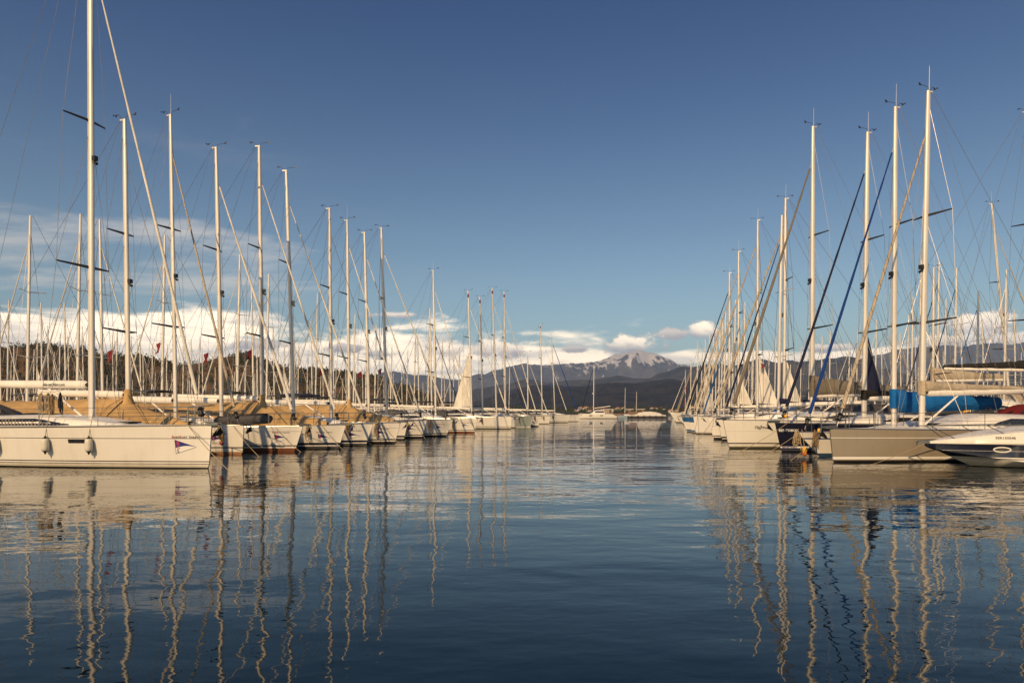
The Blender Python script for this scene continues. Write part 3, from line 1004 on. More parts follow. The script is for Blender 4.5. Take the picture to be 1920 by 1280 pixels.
    if p['kit']:
        ki = p['kit']
        xr, zr2 = -L + .5, h.deck_z(-L) + .62
        if ki & 1:
            hb_ = MB().tube([(xr, p['side'] * (h.deck_w(xr) - .02) + .0, zr2 - .05)] + [(xr - .30 * sin(a), p['side'] * (h.deck_w(xr) + .02), zr2 - .30 + .30 * cos(a)) for a in [.3 + 5.6 * i / 14 for i in range(15)]], .06, 7)
            hb_.build('horseshoe_lifebuoy', M_org if ki & 4 else M_yel, root)
        if ki & 2:
            ox = -L + .15
            ob = MB().box((ox, -p['side'] * .9, zr2 + .12), (.32, .26, .36), taper=.8).tube([(ox, -p['side'] * .9, zr2 - .05), (ox - .03, -p['side'] * .9, zr2 - .75)], .05, 6)
            ob.box((ox - .06, -p['side'] * .9, zr2 - .78), (.32, .05, .14))
            ob.build('outboard_motor', M_dark, root, smooth=False)
        MB().tube([(-L * .62, .28, h.deck_z(-L * .6) + ch + .1), (-L * .62, -.28, h.deck_z(-L * .6) + ch + .1)], .0001 if not ki & 8 else .22, 10).build('liferaft', M_gel, root) if ki & 8 else None
    if p['wheel']:
        wx = -L * .83
        wbm = MB().tube([(wx, .0, h.deck_z(wx)), (wx, 0, h.deck_z(wx) + .85)], .09, 8)
        ring = [Vector((wx + .1, .45 * cos(q), h.deck_z(wx) + .75 + .45 * sin(q))) for q in [2 * pi * a / 16 for a in range(17)]]
        wbm.tube(ring, .018, 5, cap=False)
        for a in range(5):
            q = 2 * pi * a / 5
            wbm.tube([(wx + .1, 0, h.deck_z(wx) + .75), (wx + .1, .45 * cos(q), h.deck_z(wx) + .75 + .45 * sin(q))], .012, 4)
        wbm.build('steering_wheel', M_steel, root)
        pb = MB()
        hoop = [Vector((-L + 1.2, -(h.deck_w(-L + 1.2) - .07), h.deck_z(-L) + .7)), Vector((-L + .1, -(h.deck_w(-L) - .1), h.deck_z(-L) + .7)), Vector((-L + .1, h.deck_w(-L) - .1, h.deck_z(-L) + .7)), Vector((-L + 1.2, h.deck_w(-L + 1.2) - .07, h.deck_z(-L) + .7))]
        pb.tube(hoop, .016, 5)
        for v_ in hoop: pb.tube([v_, v_ - Vector((0, 0, .7))], .014, 5)
        pb.build('pushpit', M_steel, root)
    return root, h, p

def hull_text(h, root, body, size, x0, z0, side, m_, shear=0.0, off=.008):
    V, F_, wd = text_geo(body, size, shear)
    b = MB()
    sgn = 1 if side < 0 else -1          # reading direction along x on the side we see
    vs_ = []
    for (u, v_) in V:
        x = x0 + sgn * u; z = z0 + v_
        vs_.append((x, side * (h.side(x, z) + off), z))
    b.add(vs_, F_)
    b.build('lettering', m_, root, smooth=False)
    return wd

def emblem(h, root, side, spec):
    """charter name over a blue and white burgee, laid on the bow"""
    x0, z0, s_, blue_line = spec
    sgn = 1 if side < 0 else -1
    def P(u, v_, off): x = x0 + sgn * u * s_; z = z0 + v_ * s_; return (x, side * (h.side(x, z) + off), z)
    b = MB()
    n = 8
    # blue upper field, white lower field with thin edge
    up = [(i / n * 1.55, -.55 * i / n) for i in range(n + 1)]
    lowc = [(i / n * 1.55, -.64 + .13 * sin(pi * i / n) + .08 * i / n) for i in range(n + 1)]
    for i in range(n):
        b.add([P(*up[i], .008), P(*up[i + 1], .008), P(*lowc[i + 1], .008), P(*lowc[i], .008)], [(0, 1, 2, 3)], 0)
    low = [(i / n * 1.55, -1.08 + .53 * i / n) for i in range(n + 1)]
    for i in range(n):
        b.add([P(*lowc[i], .006), P(*lowc[i + 1], .006), P(*low[i + 1], .006), P(*low[i], .006)], [(0, 1, 2, 3)], 1)
        a, c = low[i], low[i + 1]
        b.add([P(a[0], a[1], .009), P(c[0], c[1], .009), P(c[0], c[1] - .025, .009), P(a[0], a[1] - .025, .009)], [(0, 1, 2, 3)], 2)
    b.add([P(-.03, .02, .009), P(0.005, .02, .009), P(0.04, -1.1, .009), P(0.01, -1.1, .009)], [(0, 1, 2, 3)], 2)
    for ch, v_, mi in (('B', -.38, 3), ('C', -.68, 3), ('S', -.98, 2)):
        V, F_, wd = text_geo(ch, .38)
        b.add([P(.10 + u, v_ + w_, .012) for (u, w_) in V], F_, mi)
    b.build('burgee_emblem', [M_emb, M_letw, M_letd, M_letr], root, smooth=False)
    t = MB()
    pen = -.22
    for chs, sz, mi in (('B', .27, 1), ('ARE', .205, 0), ('B', .27, 1), ('OAT', .205, 0), (' ', .2, 0), ('S', .27, 0), ('AILING', .205, 0)):
        if chs == ' ': pen += .09; continue
        V, F_, wd = text_geo(chs, sz)
        t.add([P(pen + u, .14 + w_, .008) for (u, w_) in V], F_, mi)
        pen += wd + .02
    t.build('lettering', [M_letd, M_letr], root, smooth=False)

def place(root, h, p, bow=None, mastX=None, bowpt=None, heading=None, far=True):
    """stand the yacht so its stem meets the water at the bow point and its mast falls on the sight line measured for it"""
    b = bowpt if bowpt is not None else on_water(*bow)
    off = h.xb(0)
    if heading is None:
        m = ray(mastX); Jd = p['J'] + off
        # |(m d, d) - b| = Jd
        A = m * m + 1; Bq = -2 * (m * b.x + b.y); Cq = b.x ** 2 + b.y ** 2 - Jd ** 2
        disc = Bq * Bq - 4 * A * Cq
        d = (-Bq + (sqrt(disc) if disc > 0 else 0) * (1 if far else -1)) / (2 * A)
        mx, my = m * d, d
        heading = atan2(b.y - my, b.x - mx)
    root.rotation_euler = (0, 0, heading)
    root.location = (b.x - cos(heading) * off, b.y - sin(heading) * off, 0)
    return heading

def to_world(root, v):
    a = root.rotation_euler[2]
    return Vector((root.location.x + v[0] * cos(a) - v[1] * sin(a), root.location.y + v[0] * sin(a) + v[1] * cos(a), v[2]))

def find_x(root, h, Xpix, z, side):
    best = None
    for i in range(600):
        x = -h.L * i / 600
        wpt = to_world(root, (x, side * h.side(x, z), z))
        if wpt.y < 1: continue
        e = abs(960 + FPX * wpt.x / wpt.y - Xpix)
        if best is None or e < best[0]: best = (e, x)
    return best[1]

def mast_depth(bowpt, mastX, Jd, far=True):
    m = ray(mastX); A = m * m + 1; Bq = -2 * (m * bowpt.x + bowpt.y); Cq = bowpt.x ** 2 + bowpt.y ** 2 - Jd ** 2
    disc = Bq * Bq - 4 * A * Cq
    return (-Bq + (sqrt(disc) if disc > 0 else 0) * (1 if far else -1)) / (2 * A)
# ------------------------------------------------------------------ hull paint schemes
def band(*b): return list(b)
WH = rgb(0.70, 0.665, 0.60)
H_near = hull_mat('hull_white_thin_lines', WH, band((.945, .965, BLK), (.205, .235, BLK), (.135, .155, BLK), (-1, .035, rgb(.03, .028, .02))))
H_red = hull_mat('hull_white_black_band_red_bottom', WH, band((.92, .935, rgb(.2, .18, .15)), (.235, .29, BLK), (.0, .15, rgb(.16, .06, .025)), (-1, .0, rgb(.05, .02, .012))))
H_grey = hull_mat('hull_white_grey_band', WH, band((.25, .33, rgb(.22, .20, .18)), (-1, .11, rgb(.30, .16, .09))))
H_blk = hull_mat('hull_white_black_bands', WH, band((.90, .915, rgb(.16, .15, .13)), (.19, .26, BLK), (-1, .12, rgb(.02, .018, .018))))
H_navyb = hull_mat('hull_white_navy_bands', WH, band((.18, .30, NAVY), (.06, .12, NAVY), (-1, .05, rgb(.02, .018, .018))))
H_plain = hull_mat('hull_plain_white', WH, band((.10, .13, rgb(.2, .18, .15)), (-1, .06, rgb(.035, .03, .025))))
H_teal = hull_mat('hull_pale_green_grey', rgb(.30, .33, .29), band((-1, .08, WHITE)))
H_taupe = hull_mat('hull_taupe', rgb(.27, .23, .175), band((.868, .888, WHITE), (.10, .195, WHITE), (-1, .055, BLK)), rough=.18)
H_navy = hull_mat('hull_navy', rgb(.011, .012, .026), band((.17, .25, WHITE), (.05, .13, rgb(.05, .055, .08)), (-1, .03, BLK)), rough=.12)
H_small = hull_mat('hull_white_blue_lines', WH, band((.70, .76, rgb(.03, .06, .16)), (.14, .17, WHITE), (.0, .125, rgb(.03, .06, .11)), (-1, 0, BLK)))
H_ygm = hull_mat('hull_white_dark_waterline', WH, band((.23, .29, rgb(.04, .035, .03)), (.86, .868, rgb(.3, .28, .24)), (.02, .10, rgb(.10, .095, .06)), (-1, .02, BLK)))
H_bluetop = hull_mat('hull_white_blue_sheer', WH, band((.95, 2, rgb(.02, .10, .26)), (.10, .24, rgb(.02, .10, .26)), (-1, .06, BLK)))
H_bg = hull_mat('hull_rear_white', WH, band((.15, .25, NAVY), (-1, .08, BLK)))

EMB = lambda x, z, s=.36, line=.95: (x, z, s, line)
# ------------------------------------------------------------------ left row: bows towards the channel
# (bow px, mast base x, mast top px, J, L, B, F, options, label)
LEFT = [
 ((392, 878), 172, (165, -250), 5.25, 14.6, 3.8, 1.36, dict(lod=0, hull=H_near, cab=(3.0, 10.6, .37), wu=.27, wlo=.30, mr=.125, rk=.004, jr=.045, jtop=.875, boomz=2.74, boomL=6.0, ports=[(-2.95 - .0, .55, .80, .12)], blinds=True, spray=M_greyc,
   boomtext='bbs-yachting.com', emb=EMB(-1.12, .915, .41), toe=M_dark, spreaders=(.335, .585), H=20.2, sweep=.36, flag=None, rake=.12, frac=.74, full=1.8), 'large white yacht with open boom and white fenders, nearest of the left row'),
 (None, 232, (221, 222), 3.9, 12.6, 3.2, 1.2, dict(lod=0, hull=H_blk, awn=True, boomz=2.5, jib=None, flag=M_flagr, H=13.5, mr=.10), 'tan-covered yacht half hidden behind the large fender-hung yacht'),
 ((455, 851.8), 330, (313, 212), 4.2, 12.4, 3.4, 1.24, dict(lod=0, hull=H_grey, jr=.05, jib=M_beige, emb=EMB(-1.35, .82, .36), flag=M_flagr, rake=.08, frac=.76, full=1.85, radar=False), 'white yacht with grey waterline band and orange floats hanging at its bow'),
 ((553, 845.9), 416, (402, 275), 4.3, 12.8, 3.4, 1.16, dict(lod=0, hull=H_red, jr=.06, emb=EMB(-1.25, .80, .36), flag=M_flagr, rake=.42), 'white yacht with red-brown bottom and one black band, dinghy on foredeck'),
 ((635, 840.5), 492, (485, 273), 4.4, 13.0, 3.4, 1.16, dict(lod=0, hull=H_navyb, awn=True, boomz=2.5, jib=M_sail, jr=.05, emb=EMB(-1.3, .74, .36), flag=M_flagr, rake=.38), 'tan-covered yacht with two navy waterline bands, long coil on its bow'),
 ((686, 835), 551, (535, 319), 4.4, 12.8, 3.4, 1.18, dict(lod=0, hull=H_navyb, jr=.05, emb=EMB(-1.25, .74, .36), rake=.40), 'white uncovered yacht between the two long tan-covered yachts'),
 ((740, 831.1), 621, (617, 390), 4.3, 12.4, 3.4, 1.2, dict(lod=1, hull=H_blk, jib=None, emb=EMB(-1.3, .78, .36), flag=M_flagr, rake=.36), 'white yacht with thick dark mast just ahead of the third tan cover'),
 ((757, 824.8), 655, (650, 412), 4.2, 12.6, 3.4, 1.2, dict(lod=1, hull=H_navyb, awn=True, boomz=2.5, jib=M_sail, jr=.05, rake=.3), 'farthest tan-covered yacht in the left row'),
 ((791, 821), 692, (682, 435), 4.3, 12.6, 3.5, 1.24, dict(lod=1, hull=H_blk, emb=EMB(-1.3, .80, .36), bim=M_greyc, flag=M_flagr, rake=.36), 'white yacht first beyond the last tan cover, yellow float at its bow'),
 ((837, 817.7), 723, (712, 427), 5.0, 13.6, 3.6, 1.28, dict(lod=1, hull=H_blk, emb=EMB(-1.3, .84, .36), bim=M_navyc, flag=M_flagr, rake=.5), 'white yacht with raked stem, second beyond the last tan cover'),
 ((890, 811.6), 817, (811, 506), 4.3, 13.0, 3.9, 1.3, dict(lod=1, hull=H_red, emb=EMB(-1.3, .84, .36), jr=.05, rake=.3, bim=M_greyc), 'white yacht with reddish bottom, last of the row bearing a blue pennant'),
 ((958, 804), 885, (876, 545), 5.0, 14.6, 4.2, 1.36, dict(lod=1, hull=H_ygm, jib=M_sail, sail=(6.2, 2.2), rake=.12, bim=M_greyc), 'long plain white yacht with a small white sail set behind its mast'),
 ((967, 802), 903, (897, 557), 4.2, 12.4, 3.8, 1.3, dict(lod=1, hull=H_plain, jib=None, rake=.2), 'white yacht showing only a sliver of bow beside the pale green hull'),
 ((995, 800), 921, (912, 540), 4.6, 13.2, 4.0, 1.4, dict(lod=1, hull=H_teal, jr=.05, rake=.15, bim=M_navyc), 'pale green-grey hulled yacht with coiled ropes on the bow'),
 ((1010, 799.4), 941, (938, 547), 4.6, 13.2, 4.0, 1.38, dict(lod=1, hull=H_plain, jib=M_sail, rake=.15), 'white yacht moored next to the pale green-grey yacht'),
 ((1029, 794.6), 990, (989, 660), 4.0, 11.5, 3.7, 1.3, dict(lod=1, hull=H_plain, jib=M_sail, rake=.3), 'short-masted white yacht near the far end of the left row'),
 ((1065, 792.2), 1015, (1011, 608), 5.2, 15.0, 4.4, 1.5, dict(lod=1, hull=H_ygm, jib=M_sail, rake=.3, bim=M_greyc), 'white yacht with tall dark-tipped mast near the end of the left row'),
 ((1085, 790.2), 1034, (1027, 625), 5.4, 14.6, 4.4, 1.5, dict(lod=1, hull=H_plain, jib=M_dblue, jr=.09, rake=.3), 'end yacht of the left row with a blue furled headsail'),
]
front = []      # (side, mast px x, label, root)
FLEET = {}
def mast_height(topY, d): return EYE + (HORY - topY) / FPX * d
for (bow, mX, top, J, L, B, F, op, label) in LEFT:
    op = dict(op)
    if bow is None:
        d = 27.3
        bowpt = Vector((ray(mX) * d + J * cos(radians(17)), d - J * sin(radians(17)), 0)); heading = radians(-17)
    else:
        bowpt = on_water(*bow); heading = None
    off = -op.get('rake', .25)
    d = mast_depth(bowpt, mX, J + off) if bow else 27.3
    Hh = op.pop('H', None) or mast_height(top[1], d)
    lean = (mX - top[0]) / FPX * d
    op.setdefault('rk', max(0.002, min(.05, lean / Hh)))
    op['lod'] = 0 if op['lod'] == 0 else 1
    op['kit'] = (mX * 7) % 16
    op['whip'] = mX in (172, 650, 655, 817, 330)
    if mX in (416, 492, 621): op['mm'] = M_alug
    if mX in (885, 903, 921, 941, 1015): op['tip'] = True
    if mX == 172:
        op['ports'] = [(-3.95, .62, .80, .125), (-9.0, .55, .78, .125), (-7.55, .62, .78, .125), (-10.4, .55, .78, .12)]
    root, h, p = yacht(J=J, L=L, B=B, F=F, H=Hh, side=-1, **op)
    place(root, h, p, bowpt=bowpt, mastX=mX, heading=heading)
    tag(root, label, 'yacht', 'yachts in the left row')
    front.append(('L', mX, label, root)); FLEET[mX] = (root, h, p)

# ------------------------------------------------------------------ right row: bows towards the channel, port side to us
RIGHT = [
 ((1562, 866), 1728, (1747, 168), 4.5, 14.4, 4.0, 1.19, dict(lod=0, hull=H_taupe, cab=(4.6, 10.4, .55), mr=.125, jib=M_beige, jr=.058, spiral=True, bag=M_beige, bagh=.42, boomz=2.56, boomL=5.4, spray=M_redc, rake=.16, frac=.78, full=1.9, bim=None), 'taupe-hulled yacht with beige spiral-wrapped headsail and beige boom cover'),
 ((1537, 855), 1676, (1680, 200), 4.6, 11.2, 3.2, .98, dict(lod=0, hull=H_small, mr=.10, jib=M_dblue, jr=.055, bag=M_blue, bagh=.66, wrap=.26, boomz=2.08, boomL=5.2, spray=M_greyc, rake=1.05, frac=.6, anchor=False, bim=M_navyc), 'small white yacht with steeply raked bow, blue headsail and bright blue boom cover'),
 ((1465, 846.5), 1620, (1629, 247), 4.8, 13.4, 3.7, 1.30, dict(lod=0, hull=H_navy, mr=.11, jib=M_navyc, jr=.06, bag=M_blackc, bagh=.35, boomz=2.5, rake=.32, spray=M_greyc, sail=(2.6, .8), sailm=M_navyc), 'navy-hulled yacht with white name on the bow and black furled headsail'),
 ((1367, 840.5), 1523, (1525, 237), 5.2, 13.8, 3.9, 1.42, dict(lod=0, hull=H_ygm, mr=.125, jib=M_taupe, jr=.075, bag=M_taupe, wrap=.1, bagh=.95, boomz=2.72, boomL=5.4, rake=.34, spray=M_greyc), 'white yacht with script name, taupe headsail and deep taupe boom cover'),
 ((1338, 823), 1470, (1473, 372), 4.9, 13.4, 3.8, 1.5, dict(lod=1, hull=H_blk, jib=M_beige, jr=.075, spiral=True, rake=.36, sail=(2.6, .9), bim=M_greyc), 'white yacht with beige wrapped headsail moored beyond the script-named yacht'),
 ((1305, 813), 1424, (1425, 412), 5.2, 13.6, 3.9, 1.5, dict(lod=1, hull=H_plain, jib=M_beige, jr=.08, rake=.22, sail=(4.0, 1.5), flag=M_flagr), 'white yacht showing a small triangular sail right of its mast'),
 ((1298, 811), 1399, (1399, 470), 4.4, 12.8, 3.8, 1.4, dict(lod=1, hull=H_bluetop, jib=M_beige, jr=.07, rake=.4, spray=M_blue, sail=(2.4, 1.0)), 'white yacht with blue waterline and blue sprayhood, second to last of the right row'),
 ((1288, 809), 1386, (1386, 510), 4.4, 12.6, 3.8, 1.4, dict(lod=1, hull=H_bluetop, jib=M_blackc, jr=.065, rake=.5, spray=M_blue), 'white yacht with blue rail and black furled headsail ending the right row'),
]
for (bow, mX, top, J, L, B, F, op, label) in RIGHT:
    op = dict(op)
    bowpt = on_water(*bow)
    d = mast_depth(bowpt, mX, J - op.get('rake', .25))
    Hh = mast_height(top[1], d)
    lean = (top[0] - mX) / FPX * d
    op['rk'] = max(0.001, min(.05, lean / Hh))
    op['kit'] = 3 + (mX * 4) % 12
    root, h, p = yacht(J=J, L=L, B=B, F=F, H=Hh, side=1, **op)
    place(root, h, p, bowpt=bowpt, mastX=mX)
    tag(root, label, 'yacht', 'yachts in the right row')
    front.append(('R', mX, label, root)); FLEET[mX] = (root, h, p)

for mX, X, body, size, z, m_, sh in ((1620, 1459.5, 'BENTOBOX', .155, .93, M_letw, 0), (1620, 1466, 'BENETEAU', .135, .165, M_emb, 0), (1523, 1413, 'Yağmur', .21, 1.0, M_letd, .35)):
    r_, h, p = FLEET[mX]
    hull_text(h, r_, body, size, find_x(r_, h, X, z, 1), z, 1, m_, sh, .014)

# ------------------------------------------------------------------ the crowded pontoons behind: one yacht per mast
VAR = [
 ('pale', dict(jib=M_sail, spray=M_greyc, bim=M_greyc)), ('cream', dict(mm=M_alug, jib=M_beige, bag=M_sail, spray=M_navyc)), ('navy', dict(jib=M_navyc, spray=M_navyc, bim=M_navyc, bag=M_navyc)),
 ('blue', dict(jib=M_blue, spray=M_blue, bag=M_blue)), ('dark', dict(mm=M_alug, jib=M_blackc, spray=M_greyc, bim=M_greyc)), ('no', dict(jib=None, spray=M_greyc)), ('white', dict(jib=M_sail, sail=(6.5, 2.2), spray=M_greyc)),
 ('beige', dict(jib=M_beige, bag=M_beige, bagh=.6, spray=M_beige, bim=M_beige))]
H0 = 15.0
protos = []
for nm, op in VAR:
    root, h, p = yacht(J=4.5, L=12.6, B=3.8, F=1.3, H=H0, lod=2, hull=H_bg, rk=.022, mr=.10, jr=.055, cab=(3.2, 8.8, .45), **op)
    protos.append([nm, root, False])

lm = [(2, 557), (13, 563), (50, 405), (80, 567), (68, 625), (92, 610), (110, 625), (124, 567), (144, 402), (144, 594), (157, 611), (179, 592), (193, 411), (217, 615), (213, 627), (244, 630), (265, 627), (284, 644),
      (303, 441), (270, 658), (311, 645), (130, 630), (100, 660), (62, 655), (28, 645), (444, 478), (499, 514), (476, 538), (445, 602), (342, 627), (361, 636), (356, 658), (372, 630), (381, 651), (419, 623), (515, 612),
      (531, 642), (542, 554), (554, 626), (591, 550), (586, 602), (575, 657), (607, 661), (558, 646), (484, 634), (627, 651), (662, 589), (685, 596), (702, 609), (732, 645), (762, 656), (776, 619), (786, 619), (802, 617),
      (810, 577), (827, 636), (849, 669), (859, 651), (736, 700), (845, 640), (947, 640), (954, 680), (-30, 520), (-70, 600), (-110, 470)]
rm = [(1459, 403), (1357, 579), (1347, 599), (1366, 607), (1328, 626), (1314, 654), (1294, 676), (1500, 654), (1539, 630), (1554, 621), (1480, 683), (1708, 555), (1723, 487), (1756, 490), (1789, 502), (1882, 505), (1985, 460), (1935, 560), (2060, 420), (1306, 640), (1320, 636), (1335, 604), (1341, 618), (1352, 592), (1375, 562), (1372, 622), (1393, 566), (1410, 612), (1416, 640), (1440, 655), (1452, 630), (1516, 612), (1590, 640), (1605, 618), (1640, 600), (1655, 640), (1690, 622), (1700, 590), (1770, 560), (1805, 590), (1830, 545), (1845, 600), (1905, 580)]
Lp0, Lal = Vector((-10.2, 32)), Vector((.204, .979)).normalized()
Ln = Vector((-Lal.y, Lal.x))
Rp0, Ral = Vector((10.6, 32.5)), Vector((.194, .981)).normalized()
Rn = Vector((Ral.y, -Ral.x))
L_off = [23.5, 51, 71, 99, 118, 146, 166]
R_off = [5.0, 20.5, 48, 68, 96]
spots = []           # (x, y, H, side, row, X)
def try_spot(X, Y, side):
    m = ray(X)
    p0, nn, offs = (Lp0, Ln, L_off) if side == 'L' else (Rp0, Rn, R_off)
    best = []
    for r_, o_ in enumerate(offs):
        den = nn.x * m + nn.y
        if abs(den) < .03: continue
        d = (o_ + nn.dot(p0)) / den
        if d < 24 or d > 330: continue
        if side == 'R' and r_ == 0 and d < 68: continue
        Hh = mast_height(Y, d)
        if not 9.5 < Hh < 21: continue
        x, y = m * d, d
        if any(s[3] == side and s[4] == r_ and (s[0] - x) ** 2 + (s[1] - y) ** 2 < 3.1 ** 2 for s in spots): continue
        best.append((abs(Hh - 15), x, y, Hh, r_))
    if not best: return False
    best.sort()
    _, x, y, Hh, r_ = best[0]
    spots.append((x, y, Hh, side, r_, X))
    return True
miss = [q for q in lm if not try_spot(q[0], q[1], 'L')] + [q for q in rm if not try_spot(q[0], q[1], 'R')]
for q in miss:                      # no free berth on a pontoon line: lies at anchor spacing between them
    side = 'L' if q[0] < 1100 else 'R'
    for Hh in (15, 14, 16.5, 13, 18, 12, 15.5, 14.5, 17, 13.5, 11):
        d = (Hh - EYE) * FPX / (HORY - q[1])
        x = ray(q[0]) * d
        if all((s[0] - x) ** 2 + (s[1] - d) ** 2 > 3.3 ** 2 for s in spots):
            spots.append((x, d, Hh, side, 1, q[0])); break
rb_ = random.Random(21)
for side, p0, al, nn, offs in (('L', Lp0, Lal, Ln, L_off), ('R', Rp0, Ral, Rn, R_off)):
    for r_, o_ in enumerate(offs):
        s_ = -20
        while s_ < 190:
            s_ += 4.3
            q = p0 + nn * o_ + al * (s_ + rb_.uniform(-.4, .4))
            if q.y < 25: continue
            X = 960 + FPX * q.x / q.y
            if not -140 < X < 2060: continue
            dmin = 105 if side == 'L' else (95 if r_ else 400)
            if q.y < dmin or rb_.random() < (.30 if side == 'L' else .35): continue
            if any((s[0] - q.x) ** 2 + (s[1] - q.y) ** 2 < 3.9 ** 2 for s in spots): continue
            if side == 'L' and (X > 860 or len(spots) > 168): continue
            spots.append((q.x, q.y, rb_.uniform(10.5, 15.5), side, r_, X))
ORD = 'first second third fourth fifth sixth seventh eighth ninth tenth eleventh twelfth thirteenth fourteenth fifteenth sixteenth seventeenth eighteenth nineteenth twentieth'.split()
fl = {s: sorted([f for f in front if f[0] == s], key=lambda f: f[1]) for s in 'LR'}
counts = {}
spots.sort(key=lambda s: s[5])
for (x, y, Hh, side, r_, X) in spots:
    k = sum(1 for f in fl[side] if f[1] < X)
    counts[(side, k)] = counts.get((side, k), 0) + 1
    wch = rb_.choices(range(len(VAR)), (5, 3, 2.2, 1.2, 2, 2.5, .9, 1.3))[0]
    if side == 'L' and X in (444, 303, 193, 144, 50): wch = 0
    if side == 'R' and X in (1789, 1756, 1745): wch = 2
    if side == 'R' and X in (1856,): wch = 7
    nm, pr, used = protos[wch]
    if not used: o = pr; protos[wch][2] = True
    else: o = copy_tree(pr)
    sc = Hh / H0
    s2 = max(.85, min(1.2, sc))
    o.scale = (s2, s2, sc)
    bow_out = (r_ % 2 == 1)
    base_h = radians(-17) if side == 'L' else radians(180 + 17)
    if (side == 'L' and not bow_out) or (side == 'R' and bow_out is False and r_ > 0): base_h += pi
    if side == 'R' and X == 1856: base_h = radians(-8)
    o.rotation_euler = (0, 0, base_h + rb_.uniform(-.04, .04))
    a = o.rotation_euler[2]
    o.location = (x + cos(a) * 4.5 * s2, y + sin(a) * 4.5 * s2, 0)
    where = ('%s mast of %s row' % (ORD[k - 1], 'left' if side == 'L' else 'right')) if k else ("photo edge" if side == 'L' else 'channel')
    tag(o, 'rear yacht, %s headsail, %s rear mast rightwards from %s' % (nm, ORD[min(19, counts[(side, k)] - 1)], where), 'yacht', 'yachts on the pontoons behind')
for nm, pr, used in protos:
    if not used:
        for ch in KIDS.get(pr.name, []): bpy.data.objects.remove(ch)
        bpy.data.objects.remove(pr)
print('rear yachts', len(spots))

# pontoons the rows are moored to
def pontoon(p0, al, s0, s1, label):
    a = p0 + al * s0; b = p0 + al * s1
    c = (a + b) / 2; ln = (b - a).length
    r_ = empty('pontoon', (c.x, c.y, 0), atan2(al.y, al.x))
    MB().box((0, 0, .52), (ln, 2.4, .10)).build('walkway', M_ply, r_, smooth=False)
    fb = MB()
    n = int(ln / 6)
    for i in range(n): fb.box((-ln / 2 + (i + .5) * ln / n, 0, .12), (ln / n * .7, 2.1, .7))
    fb.build('float', M_conc, r_, smooth=False)
    tag(r_, label, 'pontoon')
pontoon(Lp0 + Ln * 14.8, Lal, -8, 150, 'timber pontoon behind the sterns of the left row')
pontoon(Rp0 + Rn * 14.0, Ral, 0, 120, 'timber pontoon behind the sterns of the right row')
